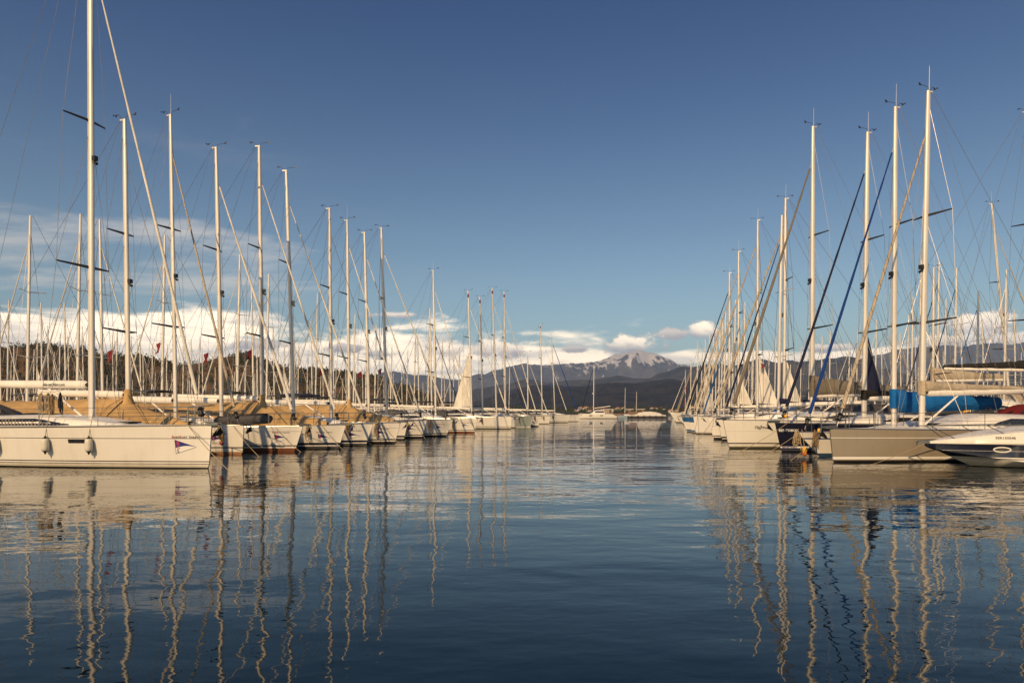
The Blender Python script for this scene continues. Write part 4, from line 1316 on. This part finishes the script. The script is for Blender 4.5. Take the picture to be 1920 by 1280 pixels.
# ------------------------------------------------------------------ motor boat at the right edge, bow towards the channel
M_mot = hull_mat('motorboat_paint', rgb(0.70, 0.66, 0.58), band((.335, .755, rgb(.010, .011, .024)), (.535, .545, rgb(.5, .47, .42)), (.27, .29, rgb(.45, .42, .38)), (-1, .02, BLK)), rough=.16)
def motor_boat():
    L, B = 8.6, 2.9
    root = empty('motor_boat')
    def sec(t):
        x = -L * t
        u = min(1, t / .6); w_ = max(.02, B / 2 * (1 - (1 - u) ** 1.9))
        kz = .74 - 1.08 * min(1, t / .27) ** .9
        cz = .68 - .70 * min(1, t / .55) ** .62
        cw = w_ * (.62 + .33 * min(1, t / .25))
        dz = .78 + .50 * min(1, t / .42) ** .8
        dw = w_ * (.97 - .12 * min(1, t * 2))
        half = [(0, kz), (cw * .5, kz + (cz - kz) * .52), (cw, cz), (w_ * .95, .285), (w_ + .01, .295), (w_ + .01, .32), (w_ * .98, .335), (w_ * 1.0, .77), (w_ * 1.02, .79), (dw + (w_ - dw) * .4, .79 + (dz - .79) * .5), (dw, dz)]
        if cz > .27: half[3] = (cw + (w_ - cw) * .3, cz + .005); half[4] = (cw + (w_ - cw) * .5, cz + .01); half[5] = (cw + (w_ - cw) * .7, cz + .015); half[6] = (cw + (w_ - cw) * .9, cz + .02); half[7] = (w_, max(.765, cz + .03))
        return x, half, dw, dz
    hb, db = MB(), MB(); hs, ds = [], []
    for t in stations(28):
        x, half, dw, dz = sec(t)
        hs.append([(x, -y, z) for y, z in reversed(half)] + [(x, y, z) for y, z in half[1:]])
        ds.append([(x, -dw, dz), (x, -dw * .6, dz + .09 * min(1, dw)), (x, 0, dz + .13 * min(1, dw)), (x, dw * .6, dz + .09 * min(1, dw)), (x, dw, dz)])
    hb.loft(hs); m_ = len(hs[0]); hb.f.append(tuple((len(hs) - 1) * m_ + k for k in range(m_))); hb.mi.append(0)
    hb.build('hull', M_mot, root, ang=35)
    db.loft(ds).build('deck', M_gel, root)
    def side(x, z):
        x_, half, dw, dz = sec(-x / L)
        for (y0, z0), (y1, z1) in zip(half, half[1:]):
            if z0 <= z <= z1 and z1 > z0: return y0 + (y1 - y0) * (z - z0) / (z1 - z0)
        return half[8][0]
    for px_ in (-1.95, -3.25, -4.9):
        for sg in (1, -1):
            pb = MB(); ring = []
            for a in range(21):
                q = 2 * pi * a / 20
                x, z = px_ + .22 * cos(q), .585 + .075 * sin(q)
                ring.append((x, sg * (side(x, z) + .012), z))
            pb.tube(ring, .022, 6, cap=False)
            po = pb.build('porthole', M_gel, root)
            gb = MB(); gb.add([(a_, b_ - sg * .004, c_) for a_, b_, c_ in ring[:-1]], [tuple(range(20))]); gb.build('pane', M_glass, po, smooth=False)
    V, F_, wd = text_geo('SSR130548', .105, 0)
    tb = MB(); tb.add([(-1.80 - u * 1.1, side(-1.80 - u * 1.1, .93 + v_) + .012, .93 + v_) for u, v_ in V], F_)
    tb.build('lettering', M_letd, root, smooth=False)
    rb = MB()
    top = []
    for t in (.0, .03, .10, .2, .32, .45, .6):
        x, half, dw, dz = sec(t)
        top.append((x + .15, dw + .0, 1.34 + .10 * t))
    for sg in (1, -1):
        rb.tube([(x, sg * y, z) for x, y, z in top], .016, 6)
        for i, t in ((1, .09), (3, .24), (4, .38), (5, .5), (6, .65)):
            x, half, dw, dz = sec(t); rb.tube([(top[i][0], sg * top[i][1], top[i][2]), (x, sg * dw * .97, dz)], .014, 5)
    rb.tube([(top[0][0], -.03, 1.34), (top[0][0] + .05, 0, 1.34), (top[0][0], .03, 1.34)], .016, 5)
    rb.build('bow_rail', M_steel, root)
    ab = MB().box((.02, 0, .79), (.45, .14, .06)).tube([(-.4, 0, .86), (.22, 0, .82), (.26, 0, .68)], .03, 6)
    ab.build('anchor', M_steel, root, smooth=False)
    wb_ = MB(); s2 = []
    for f_ in (0, .5, 1):
        s2.append([(-4.6 - .9 * f_ - .8 * abs(c_) ** 2, 1.12 * c_ * (1 - .1 * f_), 1.36 + .62 * f_) for c_ in (-1, -.75, -.4, 0, .4, .75, 1)])
    wb_.loft(s2).build('windscreen', M_glass, root)
    cb = MB(); s2 = []
    for f_ in (0, .5, 1):
        s2.append([(-5.6 - 1.9 * f_, 1.05 * c_, 2.0 + .16 * (1 - c_ * c_) + .1 * sin(f_ * pi)) for c_ in (-1, -.6, 0, .6, 1)])
    co = cb.loft(s2).build('canopy', M_navyc, root)
    for f_ in (0, 1):
        MB().tube([(-6.5, -1.1, 1.3), (-5.6 - 1.9 * f_, -1.05, 2.0), (-5.6 - 1.9 * f_, 0, 2.16), (-5.6 - 1.9 * f_, 1.05, 2.0), (-6.5, 1.1, 1.3)], .016, 5).build('canopy_hoop', M_steel, co)
    return root, side
mo, mo_side = motor_boat()
d_ = 22.9
mo.location = (ray(1734) * d_, d_, 0)
mo.rotation_euler = (0, 0, radians(177))
tag(mo, 'white and navy motor boat with oval portholes overlapping the taupe yacht', 'motor boat')

# ------------------------------------------------------------------ catamaran at the head of the channel
def catamaran():
    L = 12.4
    root = empty('catamaran')
    for sg in (1, -1):
        hb = MB(); secs = []
        for t in stations(14):
            u = min(1, t / .45); w_ = max(.03, .78 * (1 - (1 - u) ** 1.8)); zs = 1.75 - .25 * t - (.7 * max(0, t - .88) / .12)
            x = -L * t
            sec = [(x - (.0 if t else 0), w_, zs), (x, w_, .7), (x, w_ * .75, 0), (x, w_ * .3, -.4), (x, -w_ * .3, -.4), (x, -w_ * .75, 0), (x, -w_, .7), (x, -w_, zs)]
            secs.append([(a, b_ + sg * 2.55, c_) for a, b_, c_ in sec])
        hb.loft(secs, closed=True, caps=True)
        ho = hb.build('hull', H_cat, root)
        for xw in (-3.6, -7.2):
            MB().box((xw, sg * (2.55 + .785 * sg * sg), 1.08), (1.0, .05, .26)).build('portlight', M_glass, ho, smooth=False)
            if sg == -1: pass
    MB().box((-6.6, 0, 1.25), (8.6, 4.4, .7)).build('bridge_deck', M_gel, root, smooth=False)
    cb = MB(); secs = []
    for x, z, w_ in ((-3.6, 1.62, 1.9), (-4.3, 2.0, 2.1), (-5.2, 2.75, 2.1), (-5.8, 2.95, 2.1), (-8.3, 2.95, 2.2), (-8.5, 1.6, 2.2)):
        secs.append([(x, -w_, 1.55), (x, -w_ * .92, z * .96), (x, -w_ * .6, z), (x, w_ * .6, z), (x, w_ * .92, z * .96), (x, w_, 1.55)])
    cb.loft(secs).build('cabin', M_gel, root)
    for sg in (1, -1):
        wb_ = MB().add([(-4.9, sg * 2.07, 2.05), (-8.2, sg * 2.17, 2.05), (-8.2, sg * 2.06, 2.6), (-5.5, sg * 2.02, 2.6)], [(0, 1, 2, 3)])
        wb_.build('cabin_window', M_glass, root, smooth=False)
    MB().box((-9.7, 0, 3.25), (3.4, 4.4, .12)).tube([(-11.1, 2.0, 1.5), (-11.1, 2.0, 3.2)], .05, 6).tube([(-11.1, -2.0, 1.5), (-11.1, -2.0, 3.2)], .05, 6).build('hardtop', M_gel, root, smooth=False)
    mast = MB().tube([(-4.9, 0, 1.9), (-5.0, 0, 12), (-5.1, 0, 18.6)], [.15, .15, .11], 8).build('mast', M_alu, root)
    for z in (7.5, 12.5):
        for sg in (1, -1): MB().tube([(-5, 0, z), (-5.6, sg * 1.5, z + .1)], .05, 5).build('spreader', M_dark, mast)
    MB().ell((-4.62, 0, 8.6), (.3, .3, .2), 8, 5).build('radar_dome', M_gel, mast)
    bo = MB().tube([(-5.2, 0, 3.6), (-10.6, 0, 4.3)], .13, 6).build('boom', M_alu2, root)
    s2 = []
    for i in range(9):
        f_ = i / 8
        s2.append([(-5.2 - 5.3 * f_, .2 * sin(q), 3.72 + .7 * f_ + (.62 - .3 * f_) * .5 * (1 - cos(q))) for q in [2 * pi * a / 8 for a in range(8)]])
    MB().loft(s2, closed=True, caps=True).build('sail_bag', M_navyc, root)
    MB().tube([(-.6, 0, 1.9), (-3.3, 0, 11.8), (-4.6, 0, 16.6)], [.14, .11, .06], 6).build('furled_headsail', M_navyc, root)
    for sg in (1, -1): MB().tube([(-6.2, sg * 2.9, 1.6), (-5.6, sg * 1.5, 7.6), (-5.05, 0, 17.8)], .02, 4).build('shroud', M_wire, root)
    nb = MB().tube([(-.8, -2.5, 1.7), (-.6, 0, 1.75), (-.8, 2.5, 1.7)], .1, 6).build('crossbeam', M_alu, root)
    rb = MB()
    for sg in (1, -1):
        pts = [(-.8 - 2.2 * i, sg * 3.1, 2.3) for i in range(5)]
        rb.tube(pts, .02, 4)
        for q in pts: rb.tube([q, (q[0], q[1], 1.5)], .02, 4)
    rb.build('guard_rail', M_steel, root)
    return root
H_cat = hull_mat('catamaran_paint', WH, band((.12, .2, NAVY), (-1, .06, BLK)))
ct = catamaran()
q = on_water(1086, 784.6)
ct.location = (q.x, q.y, 0); ct.rotation_euler = (0, 0, pi)
tag(ct, 'white catamaran with navy headsail and navy boom cover at the channel head', 'catamaran')

# two-masted wooden schooner behind the floating dock
H_wood = hull_mat('schooner_wood', rgb(.15, .07, .03), band((1.25, 1.36, WHITE), (-1, .25, rgb(.05, .02, .015))), rough=.35)
def schooner():
    root = empty('schooner')
    h = Hull(19, 5.0, 2.0, 1.8, .6, 1.6, .15)
    hull_mesh(h, 18, 8).build('hull', H_wood, root)
    deck_mesh(h, 14, -.1).build('deck', M_teak, root)
    MB().box((-11, 0, 2.2), (7, 2.6, .9), taper=.92).build('deckhouse', M_teak, root, smooth=False)
    wb_ = MB()
    for i in range(5): wb_.box((-8.6 - 1.2 * i, -1.32, 2.25), (.7, .12, .35)); 
    wb_.build('window', M_glass, root, smooth=False)
    for x, H in ((-6.2, 14.4), (-11.8, 12.6)):
        mast = MB().tube([(x, 0, 1.6), (x - .2, 0, H)], [.16, .10], 8).build('mast', M_alu, root)
        MB().tube([(x - .2, 0, 3.5), (x - 4.6, 0, 3.7)], .10, 6).build('boom', M_teak, root)
        for sg in (1, -1): MB().tube([(x - .5, sg * 2.2, 2.0), (x - .18, 0, H * .93)], .02, 4).build('shroud', M_wire, root)
        MB().tube([(x - .4, 0, 3.75), (x - 4.4, 0, 3.9)], [.22, .14], 7).build('furled_sail', M_sail, root)
    MB().tube([(-.6, 0, 2.1), (2.2, 0, 2.9)], .1, 6).build('bowsprit', M_teak, root)
    return root
sc_ = schooner()
q = on_water(1148, 781.6)
sc_.location = (q.x, q.y, 0); sc_.rotation_euler = (0, 0, pi - .06)
tag(sc_, 'brown wooden schooner with two pale masts behind the floating dock', 'schooner')

# floating dock with tyre fenders, and the sheeted launch lying behind it
dk = empty('floating_dock')
MB().box((0, 0, 1.02), (13.6, 3.0, .34)).build('walkway', M_gel, dk, smooth=False)
MB().box((0, 0, .40), (13.4, 2.6, .9)).build('float', mat('dock_float', rgb(.05, .04, .035), .9), dk, smooth=False)
for i in range(6):
    tb = MB(); x = -5.6 + 2.2 * i
    tb.tube([(x + .42 * cos(a), -1.42, .55 + .42 * sin(a)) for a in [2 * pi * k / 14 for k in range(15)]], .12, 6, cap=False)
    tb.build('tyre_fender', M_dark, dk)
for x in (-6, 0, 6): MB().tube([(x, .9, .6), (x, .9, 1.55)], [.12, .14], 7).build('bollard', M_conc, dk)
q = on_water(1212, 784.0)
dk.location = (q.x, q.y, 0)
tag(dk, 'white-decked floating dock with tyre fenders at the head of the channel', 'floating dock')
H_ln = hull_mat('launch_paint', WH, band((.5, .7, rgb(.2, .25, .3)), (-1, .1, BLK)))
ln_ = empty('launch')
h = Hull(11, 3.3, 1.5, .9, .6, 1.7, .1)
hull_mesh(h, 14, 6).build('hull', H_ln, ln_); deck_mesh(h, 12).build('deck', M_deck, ln_)
cb = MB(); s2 = []
for i in range(13):
    f_ = i / 12; x = -1.0 - 9.4 * f_; w_ = h.deck_w(x) * .98; z0 = h.deck_z(x) - .05; hh = 1.25 * sin(pi * min(1, f_ * .8 + .08)) ** .8
    s2.append([(x, w_ * c_, z0 + hh * (1 - abs(c_) ** 2.2) + .02 * sin(i * 2 + c_ * 4)) for c_ in (-1, -.8, -.5, -.2, .2, .5, .8, 1)])
cb.loft(s2).build('cover', M_sail, ln_)
q = on_water(1190, 783.1); ln_.location = (q.x, q.y, 0); ln_.rotation_euler = (0, 0, pi)
tag(ln_, 'launch under a pale sheet lying behind the floating dock', 'launch')
bl = empty('rowing_boat')
h = Hull(7.5, 2.6, 1.1, .6, .6, 1.6, .1)
hull_mesh(h, 12, 6).build('hull', hull_mat('pale_blue_paint', rgb(.30, .38, .45), []), bl); deck_mesh(h, 12, -.25).build('deck', M_deck, bl)
MB().box((-3.8, 0, 1.15), (1.8, 1.2, .7), taper=.85).build('console', M_gel, bl, smooth=False)
q = on_water(1156, 783.6); bl.location = (q.x, q.y, 0); bl.rotation_euler = (0, 0, pi + .05)
tag(bl, 'small pale blue boat between the catamaran and the floating dock', 'boat')

# anchored yacht with raised prow near the right row's end
bowpt = on_water(1263, 784.8)
d = mast_depth(bowpt, 1285, 5.0)
root, h, p = yacht(J=5.4, L=15.5, B=4.8, F=2.0, H=mast_height(695, d), side=1, lod=1, hull=H_plain, jib=M_sail, jr=.10, rake=1.3, bag=M_beige, bagh=.8, boomz=3.6, rk=.002, bim=M_beige, spray=M_beige, cab=(3.4, 10, .7))
place(root, h, p, bowpt=bowpt, mastX=1285)
tag(root, 'white yacht with high raked prow just beyond the end of the right row', 'yacht')
bowpt = on_water(1279, 787.2)
d = mast_depth(bowpt, 1295, 4.4)
root, h, p = yacht(J=4.6, L=12, B=3.8, F=1.4, H=mast_height(676, d), side=1, lod=1, hull=H_bluetop, jib=M_redc, jr=.07, rake=.4, rk=.002)
place(root, h, p, bowpt=bowpt, mastX=1295)
tag(root, 'small far yacht with dark red furled headsail left of the blue-railed yacht', 'yacht')

# ------------------------------------------------------------------ fenders hung along the nearest yacht
b1r, b1h, b1p = FLEET[172]
for k, (X, lab) in enumerate(((-2, 'white fender cut by the photo edge, on the nearest yacht'), (92, 'white fender with black ends nearer the stern of the nearest yacht'), (173, 'white fender with black ends below the mast of the nearest yacht'))):
    x = find_x(b1r, b1h, X, .7, -1)
    y = -(b1h.side(x, .7) + .13)
    fo = empty('fender', to_world(b1r, (x, y, .38)), b1r.rotation_euler[2])
    K = .70
    MB().tube([(0, 0, .10 + K * z) for z in (.07, .10, .16, .28, .44, .60, .66, .69)], [K * r_ for r_ in (.07, .13, .16, .165, .165, .16, .13, .07)], 14).build('body', M_fend, fo)
    MB().tube([(0, 0, .10 + K * z) for z in (-.06, .02, .10, .105)], [K * r_ for r_ in (.03, .05, .125, .128)], 12).build('end_cap', M_dark, fo)
    MB().tube([(0, 0, .10 + K * z) for z in (.655, .66, .74, .80)], [K * r_ for r_ in (.133, .128, .05, .03)], 12).build('end_cap', M_dark, fo)
    ztop = b1h.deck_z(x) + .6
    MB().tube([(0, 0, .64), (0, .04, .9), (0, .06, b1h.deck_z(x) - .36), (0, .18, ztop - .38)], .010, 5).build('hanging_line', M_rope, fo)
    tag(fo, lab, 'fender', 'fenders on the nearest yacht')

# ------------------------------------------------------------------ coiled ropes, floats, mooring lines
def coil(pos, drop, wid, m_, label, group, rz=0, turns=6, thick=.013, seed=1):
    r_ = random.Random(seed)
    b = MB(); pts = []
    for t_ in range(turns):
        dr = drop * r_.uniform(.55, 1.05); wt = wid * r_.uniform(.35, 1.0); ox = r_.uniform(-.3, .3) * wid; oy = r_.uniform(-.05, .05)
        tw = r_.uniform(-.5, .5)
        for i in range(12):
            a = 2 * pi * i / 12
            k = .5 * (1 - cos(a))
            pts.append((ox * k + wt * .5 * sin(a) * (.45 + .75 * k) * cos(tw * k * 3), oy * k + .06 * sin(a) + wt * .3 * sin(tw * k * 3) * sin(a), -dr * k + .015 * sin(i * 2.3 + t_)))
    b.tube(pts, thick, 5)
    kn = [(.06 * sin(i * 1.05) * (1 - i / 60), .06 * cos(i * 1.05), -.10 - i * .007) for i in range(26)]
    b.tube(kn, thick, 5)
    tail = [(0, -.03, -.05), (wid * .35, -.06, -.2), (wid * .3, -.05, -drop * .6), (wid * .45, -.04, -drop * .9), (wid * .38, -.04, -drop * 1.15)]
    b.tube(tail, thick * .8, 5)
    o = b.build('rope_coil', m_)
    o.location = pos; o.rotation_euler = (0, 0, rz)
    tag(o, label, 'rope', group)
CG = 'coiled ropes hanging on the bows'
for k, (mX, X, m_, drop, lab) in enumerate((
        (492, 578, M_rope, .85, 'long tan rope coil on the bow of the tan-covered yacht with two navy bands'), (551, 652, M_brope, .75, 'brown rope coil below a yellow float between two tan covers'),
        (621, 706, M_rope, .85, 'tan rope coil on the white bow ahead of the third tan cover'), (692, 763, M_brope, 1.0, 'brown rope bundle on first bow beyond the tan covers'),
        (723, 806, M_brope, .85, 'brown rope on second bow beyond the tan covers'), (817, 850, M_rope, 1.0, 'rope hanging on the bow of the last blue-pennant yacht'),
        (885, 903, M_brope, .8, 'brown rope coil at the forward rail of the long plain white yacht'), (921, 973, M_brope, .9, 'brown rope coil on the pale green-grey bow'),
        (941, 1003, M_brope, .8, 'brown rope coil on the bow beside the pale green-grey yacht'), (990, 1020, M_brope, .8, 'brown rope coil on the short-masted yacht'), (1015, 1033, M_brope, .8, 'brown rope coil near the end of the left row'))):
    r_, h, p = FLEET[mX]
    x = max(-3.2, find_x(r_, h, X, 1.0, -1)); wd_ = .2
    y = -(h.deck_w(x) + .03)
    coil(to_world(r_, (x, y, h.deck_z(x) + .08)), drop, wd_, m_, lab, CG, r_.rotation_euler[2], 6, .014 if r_.location.y < 40 else .022, k)
    if mX in (551, 621, 692, 723):
        fo = MB().ell((0, 0, 0), (.085, .085, .14), 10, 7).build('float', M_yel)
        fo.location = to_world(r_, (x + .1, y - .09, h.deck_z(x) + (.05 if mX < 690 else -.25)))
        tag(fo, 'yellow float tied above the rope coil on the ' + {551: 'yacht between two tan covers', 621: 'yacht ahead of the third tan cover', 692: 'first bow beyond the tan covers', 723: 'second bow beyond the tan covers'}[mX], 'float', 'yellow floats on the bows')
# coils under the nearest yacht's boom
for k, (X, Y, m_, lab) in enumerate(((77, 737, M_rope, 'grey-brown rope coil under the nearest boom, leftmost of its bunch'), (90, 737, M_rope, 'speckled rope coil in the middle of the bunch under the boom'),
                                     (98, 739, M_brope, 'brown rope coil next to the black one under the boom'), (113, 736, M_drope, 'black rope coil hanging under the nearest boom'))):
    q = at(X, Y, 23.4)
    coil(q, .70, .13, m_, lab, 'rope coils under the nearest boom', .2 * k, 5, .017, k + 20)
gl = MB().tube([at(66, 733, 23.4), at(75, 734.5, 23.42), at(98, 735, 23.4), at(122, 730, 23.4)], .008, 4).build('line', M_rope)
tag(gl, 'thin cord strung under the nearest boom that carries the rope coils', 'cord')
# orange and yellow floats under the anchor left of the second hull
q = at(415.5, 799, 25.0)
fl_ = empty('float', q)
MB().tube([(0, 0, 0), (.01, 0, -.35)], .010, 4).build('hanging_line', M_rope, fl_)
MB().ell((.01, 0, -.42), (.085, .085, .15), 10, 7).build('upper_float', M_yel, fl_)
MB().ell((.01, 0, -.62), (.085, .085, .075), 10, 6).build('lower_float', M_redf, fl_)
MB().tube([(.01, 0, -.68), (.0, .0, -.95)], .010, 4).build('tail_line', M_rope, fl_)
tag(fl_, 'yellow float over a dull red one hanging beside the nearest bow', 'float')
coil(at(413, 797, 24.9), .55, .22, M_brope, 'brown ropes heaped on the anchor beside the nearest bow', CG, 0, 7, .02, 51)
coil(at(1494, 806, 27.2), .70, .42, M_rope, 'thick knotted rope hanging in front of the navy hull', CG, .3, 6, .022, 61)
coil(at(1527.5, 806, 27.3), .68, .36, M_brope, 'brown rope bunch on the small raked white bow', CG, .2, 8, .018, 62)
fo = MB().ell((0, 0, 0), (.075, .075, .10), 10, 7).build('float', M_yel); fo.location = at(1535.5, 807, 27.4)
tag(fo, 'yellow float by the brown rope on the small raked white bow', 'float')
fo = MB().ell((0, 0, 0), (.075, .075, .08), 10, 6).build('float', M_yel); fo.location = at(1473, 780, 30.2)
tag(fo, 'small yellow float on the rail above the navy hull', 'float')
q = at(1508.5, 841, 26.6)
fl_ = empty('buoy', q)
MB().ell((0, 0, -.06), (.09, .09, .14), 12, 7).build('upper_half', M_yel, fl_)
MB().ell((0, 0, -.20), (.085, .085, .08), 12, 6).build('lower_half', M_org, fl_)
MB().tube([(0, 0, .06), (.0, .25, .75)], .012, 4).build('hanging_line', M_rope, fl_)
tag(fl_, 'orange and yellow buoy hanging over the water before the navy hull', 'buoy')

def line(a, b, label, sag=.08, r=.012, m_=M_rope, group='mooring lines from bows to the water'):
    a, b = Vector(a), Vector(b)
    pts = [a.lerp(b, i / 8) - Vector((0, 0, sag * 4 * (i / 8) * (1 - i / 8))) for i in range(9)]
    tag(MB().tube(pts, r, 5).build('mooring_line', m_), label, 'mooring line', group)
def bowpoint(mX, x=-.35, s_=-1, dz=.02):
    r_, h, p = FLEET[mX]
    return to_world(r_, (x, s_ * h.deck_w(x), h.deck_z(x) + dz))
def water(X, Y):
    q = on_water(X, Y); q.z = -.06
    return q
for mX, xx, wX, wY, lab in ((172, -.7, 446, 893, 'rope from the nearest bow down to the water on its right'), (330, -.45, 489, 856, 'rope from the orange-float yacht down to the water'),
                            (416, -1.2, 567, 847, 'rope across the blue pennant of the red-brown bottomed yacht'), (492, -1.1, 646, 843, 'rope from bow of the second tan-covered yacht to the water'),
                            (551, -1.0, 700, 834.5, 'rope from bow between the tan covers to the water'), (621, -1.0, 752, 832, 'rope from the bow ahead of the third tan cover'),
                            (692, -.9, 800, 823, 'rope from the first bow beyond the tan covers'), (723, -.9, 842, 821, 'rope from the second bow beyond the tan covers'), (817, -.8, 900, 814, 'rope from the last blue-pennant bow to the water')):
    line(bowpoint(mX, xx), water(wX, wY), lab, r=.012 if wY > 838 else .016)
line(bowpoint(1620, -.5, 1), water(1382, 846), 'long rope crossing the script-named white hull')
line(bowpoint(1676, -.1, 1), water(1413, 858), 'long rope crossing the navy hull from the small raked bow')
line(bowpoint(1676, -.9, 1), water(1476, 864), 'short steep rope from the small raked bow to the water')
line(bowpoint(1470, -.4, 1), water(1306, 826), 'rope from the beige-headsail yacht to the water', r=.016)
line(bowpoint(1424, -.4, 1), water(1300, 817), 'rope from the yacht with the small triangular sail', r=.018)
line(to_world(mo, (-.05, .02, .78)), water(1590, 879), 'thin rope from the motor boat across the taupe hull', r=.008)

# two bigger yachts on the pontoon behind the right row, their booms carried high
root, h, p = yacht(J=4.6, L=15, B=4.6, F=2.0, H=mast_height(501, 50), side=1, lod=1, hull=H_plain, jib=None, rk=.008, bag=M_beige, bagh=.95, boomz=4.15, boomL=5.8, spray=M_beige, cab=(3.2, 11, .9), bim=M_beige, vang=False)
place(root, h, p, bowpt=Vector((ray(1750) * 50 - 4.35, 50 - .6, 0)), heading=radians(180 + 8))
tag(root, 'high-sided yacht behind the right row with pale cover on a high boom', 'yacht')
root, h, p = yacht(J=4.8, L=15, B=4.4, F=1.8, H=mast_height(209, 42), side=-1, lod=1, hull=H_navyb, jib=M_greyc, rk=.004, bag=M_blackc, bagh=.55, boomz=4.45, boomL=4.6, spray=M_greyc, cab=(3.2, 11, .8), vang=False)
place(root, h, p, bowpt=Vector((ray(1924) * 42 + 4.6, 42 - .6, 0)), heading=radians(-8))
tag(root, 'tall yacht at the right photo edge with black-covered high boom', 'yacht')

root, h, p = yacht(J=4.5, L=13, B=4.0, F=1.4, H=mast_height(380, 56), side=-1, lod=1, hull=H_bg, jib=M_beige, rk=.080, bag=M_navyc, kit=7)
place(root, h, p, bowpt=Vector((ray(1891) * 56 + 4.3, 56 - 1.0, 0)), heading=radians(-12))
tag(root, 'yacht facing away behind the right row, its pale mast leaning noticeably', 'yacht')

# rubber dinghy upside down on a foredeck
r_, h, p = FLEET[416]
dn = empty('dinghy', to_world(r_, (-2.9, -.1, h.deck_z(-2.9) + .12)), r_.rotation_euler[2] + .1)
for sg in (1, -1):
    MB().tube([(1.15, 0, .28), (.9, sg * .38, .24), (.2, sg * .52, .20), (-1.1, sg * .52, .18), (-1.3, sg * .52, .18)], [.16, .2, .21, .21, .08], 10).build('tube', M_greyc, dn)
MB().loft([[(x, w_ * c_, z + .10 * (1 - c_ * c_)) for c_ in (-1, -.5, 0, .5, 1)] for x, w_, z in ((1.0, .2, .42), (.4, .48, .38), (-.4, .5, .34), (-1.15, .5, .30))]).build('floor', M_blackc, dn)
tag(dn, 'dark grey upturned dinghy on the foredeck behind the orange-float yacht', 'dinghy')

# ------------------------------------------------------------------ the air over the bay
hz = MB().box((0, 4960, 448), (27000, 10720, 904)).build('haze', None, smooth=False)
hm_ = bpy.data.materials.new('haze')
hm_.use_nodes = True
ht = hm_.node_tree
ht.nodes.clear()
pv = ht.nodes.new('ShaderNodeVolumePrincipled')
pv.inputs['Color'].default_value = rgb(0.36, 0.58, 1.0)
pv.inputs['Density'].default_value = 8.5e-5
pv.inputs['Anisotropy'].default_value = 0.0
mo_ = ht.nodes.new('ShaderNodeOutputMaterial')
ht.links.new(pv.outputs[0], mo_.inputs['Volume'])
hz.data.materials.clear(); hz.data.materials.append(hm_)
tag(hz, 'thin blue-grey haze in the air over the bay and hills', 'haze', kind='stuff')
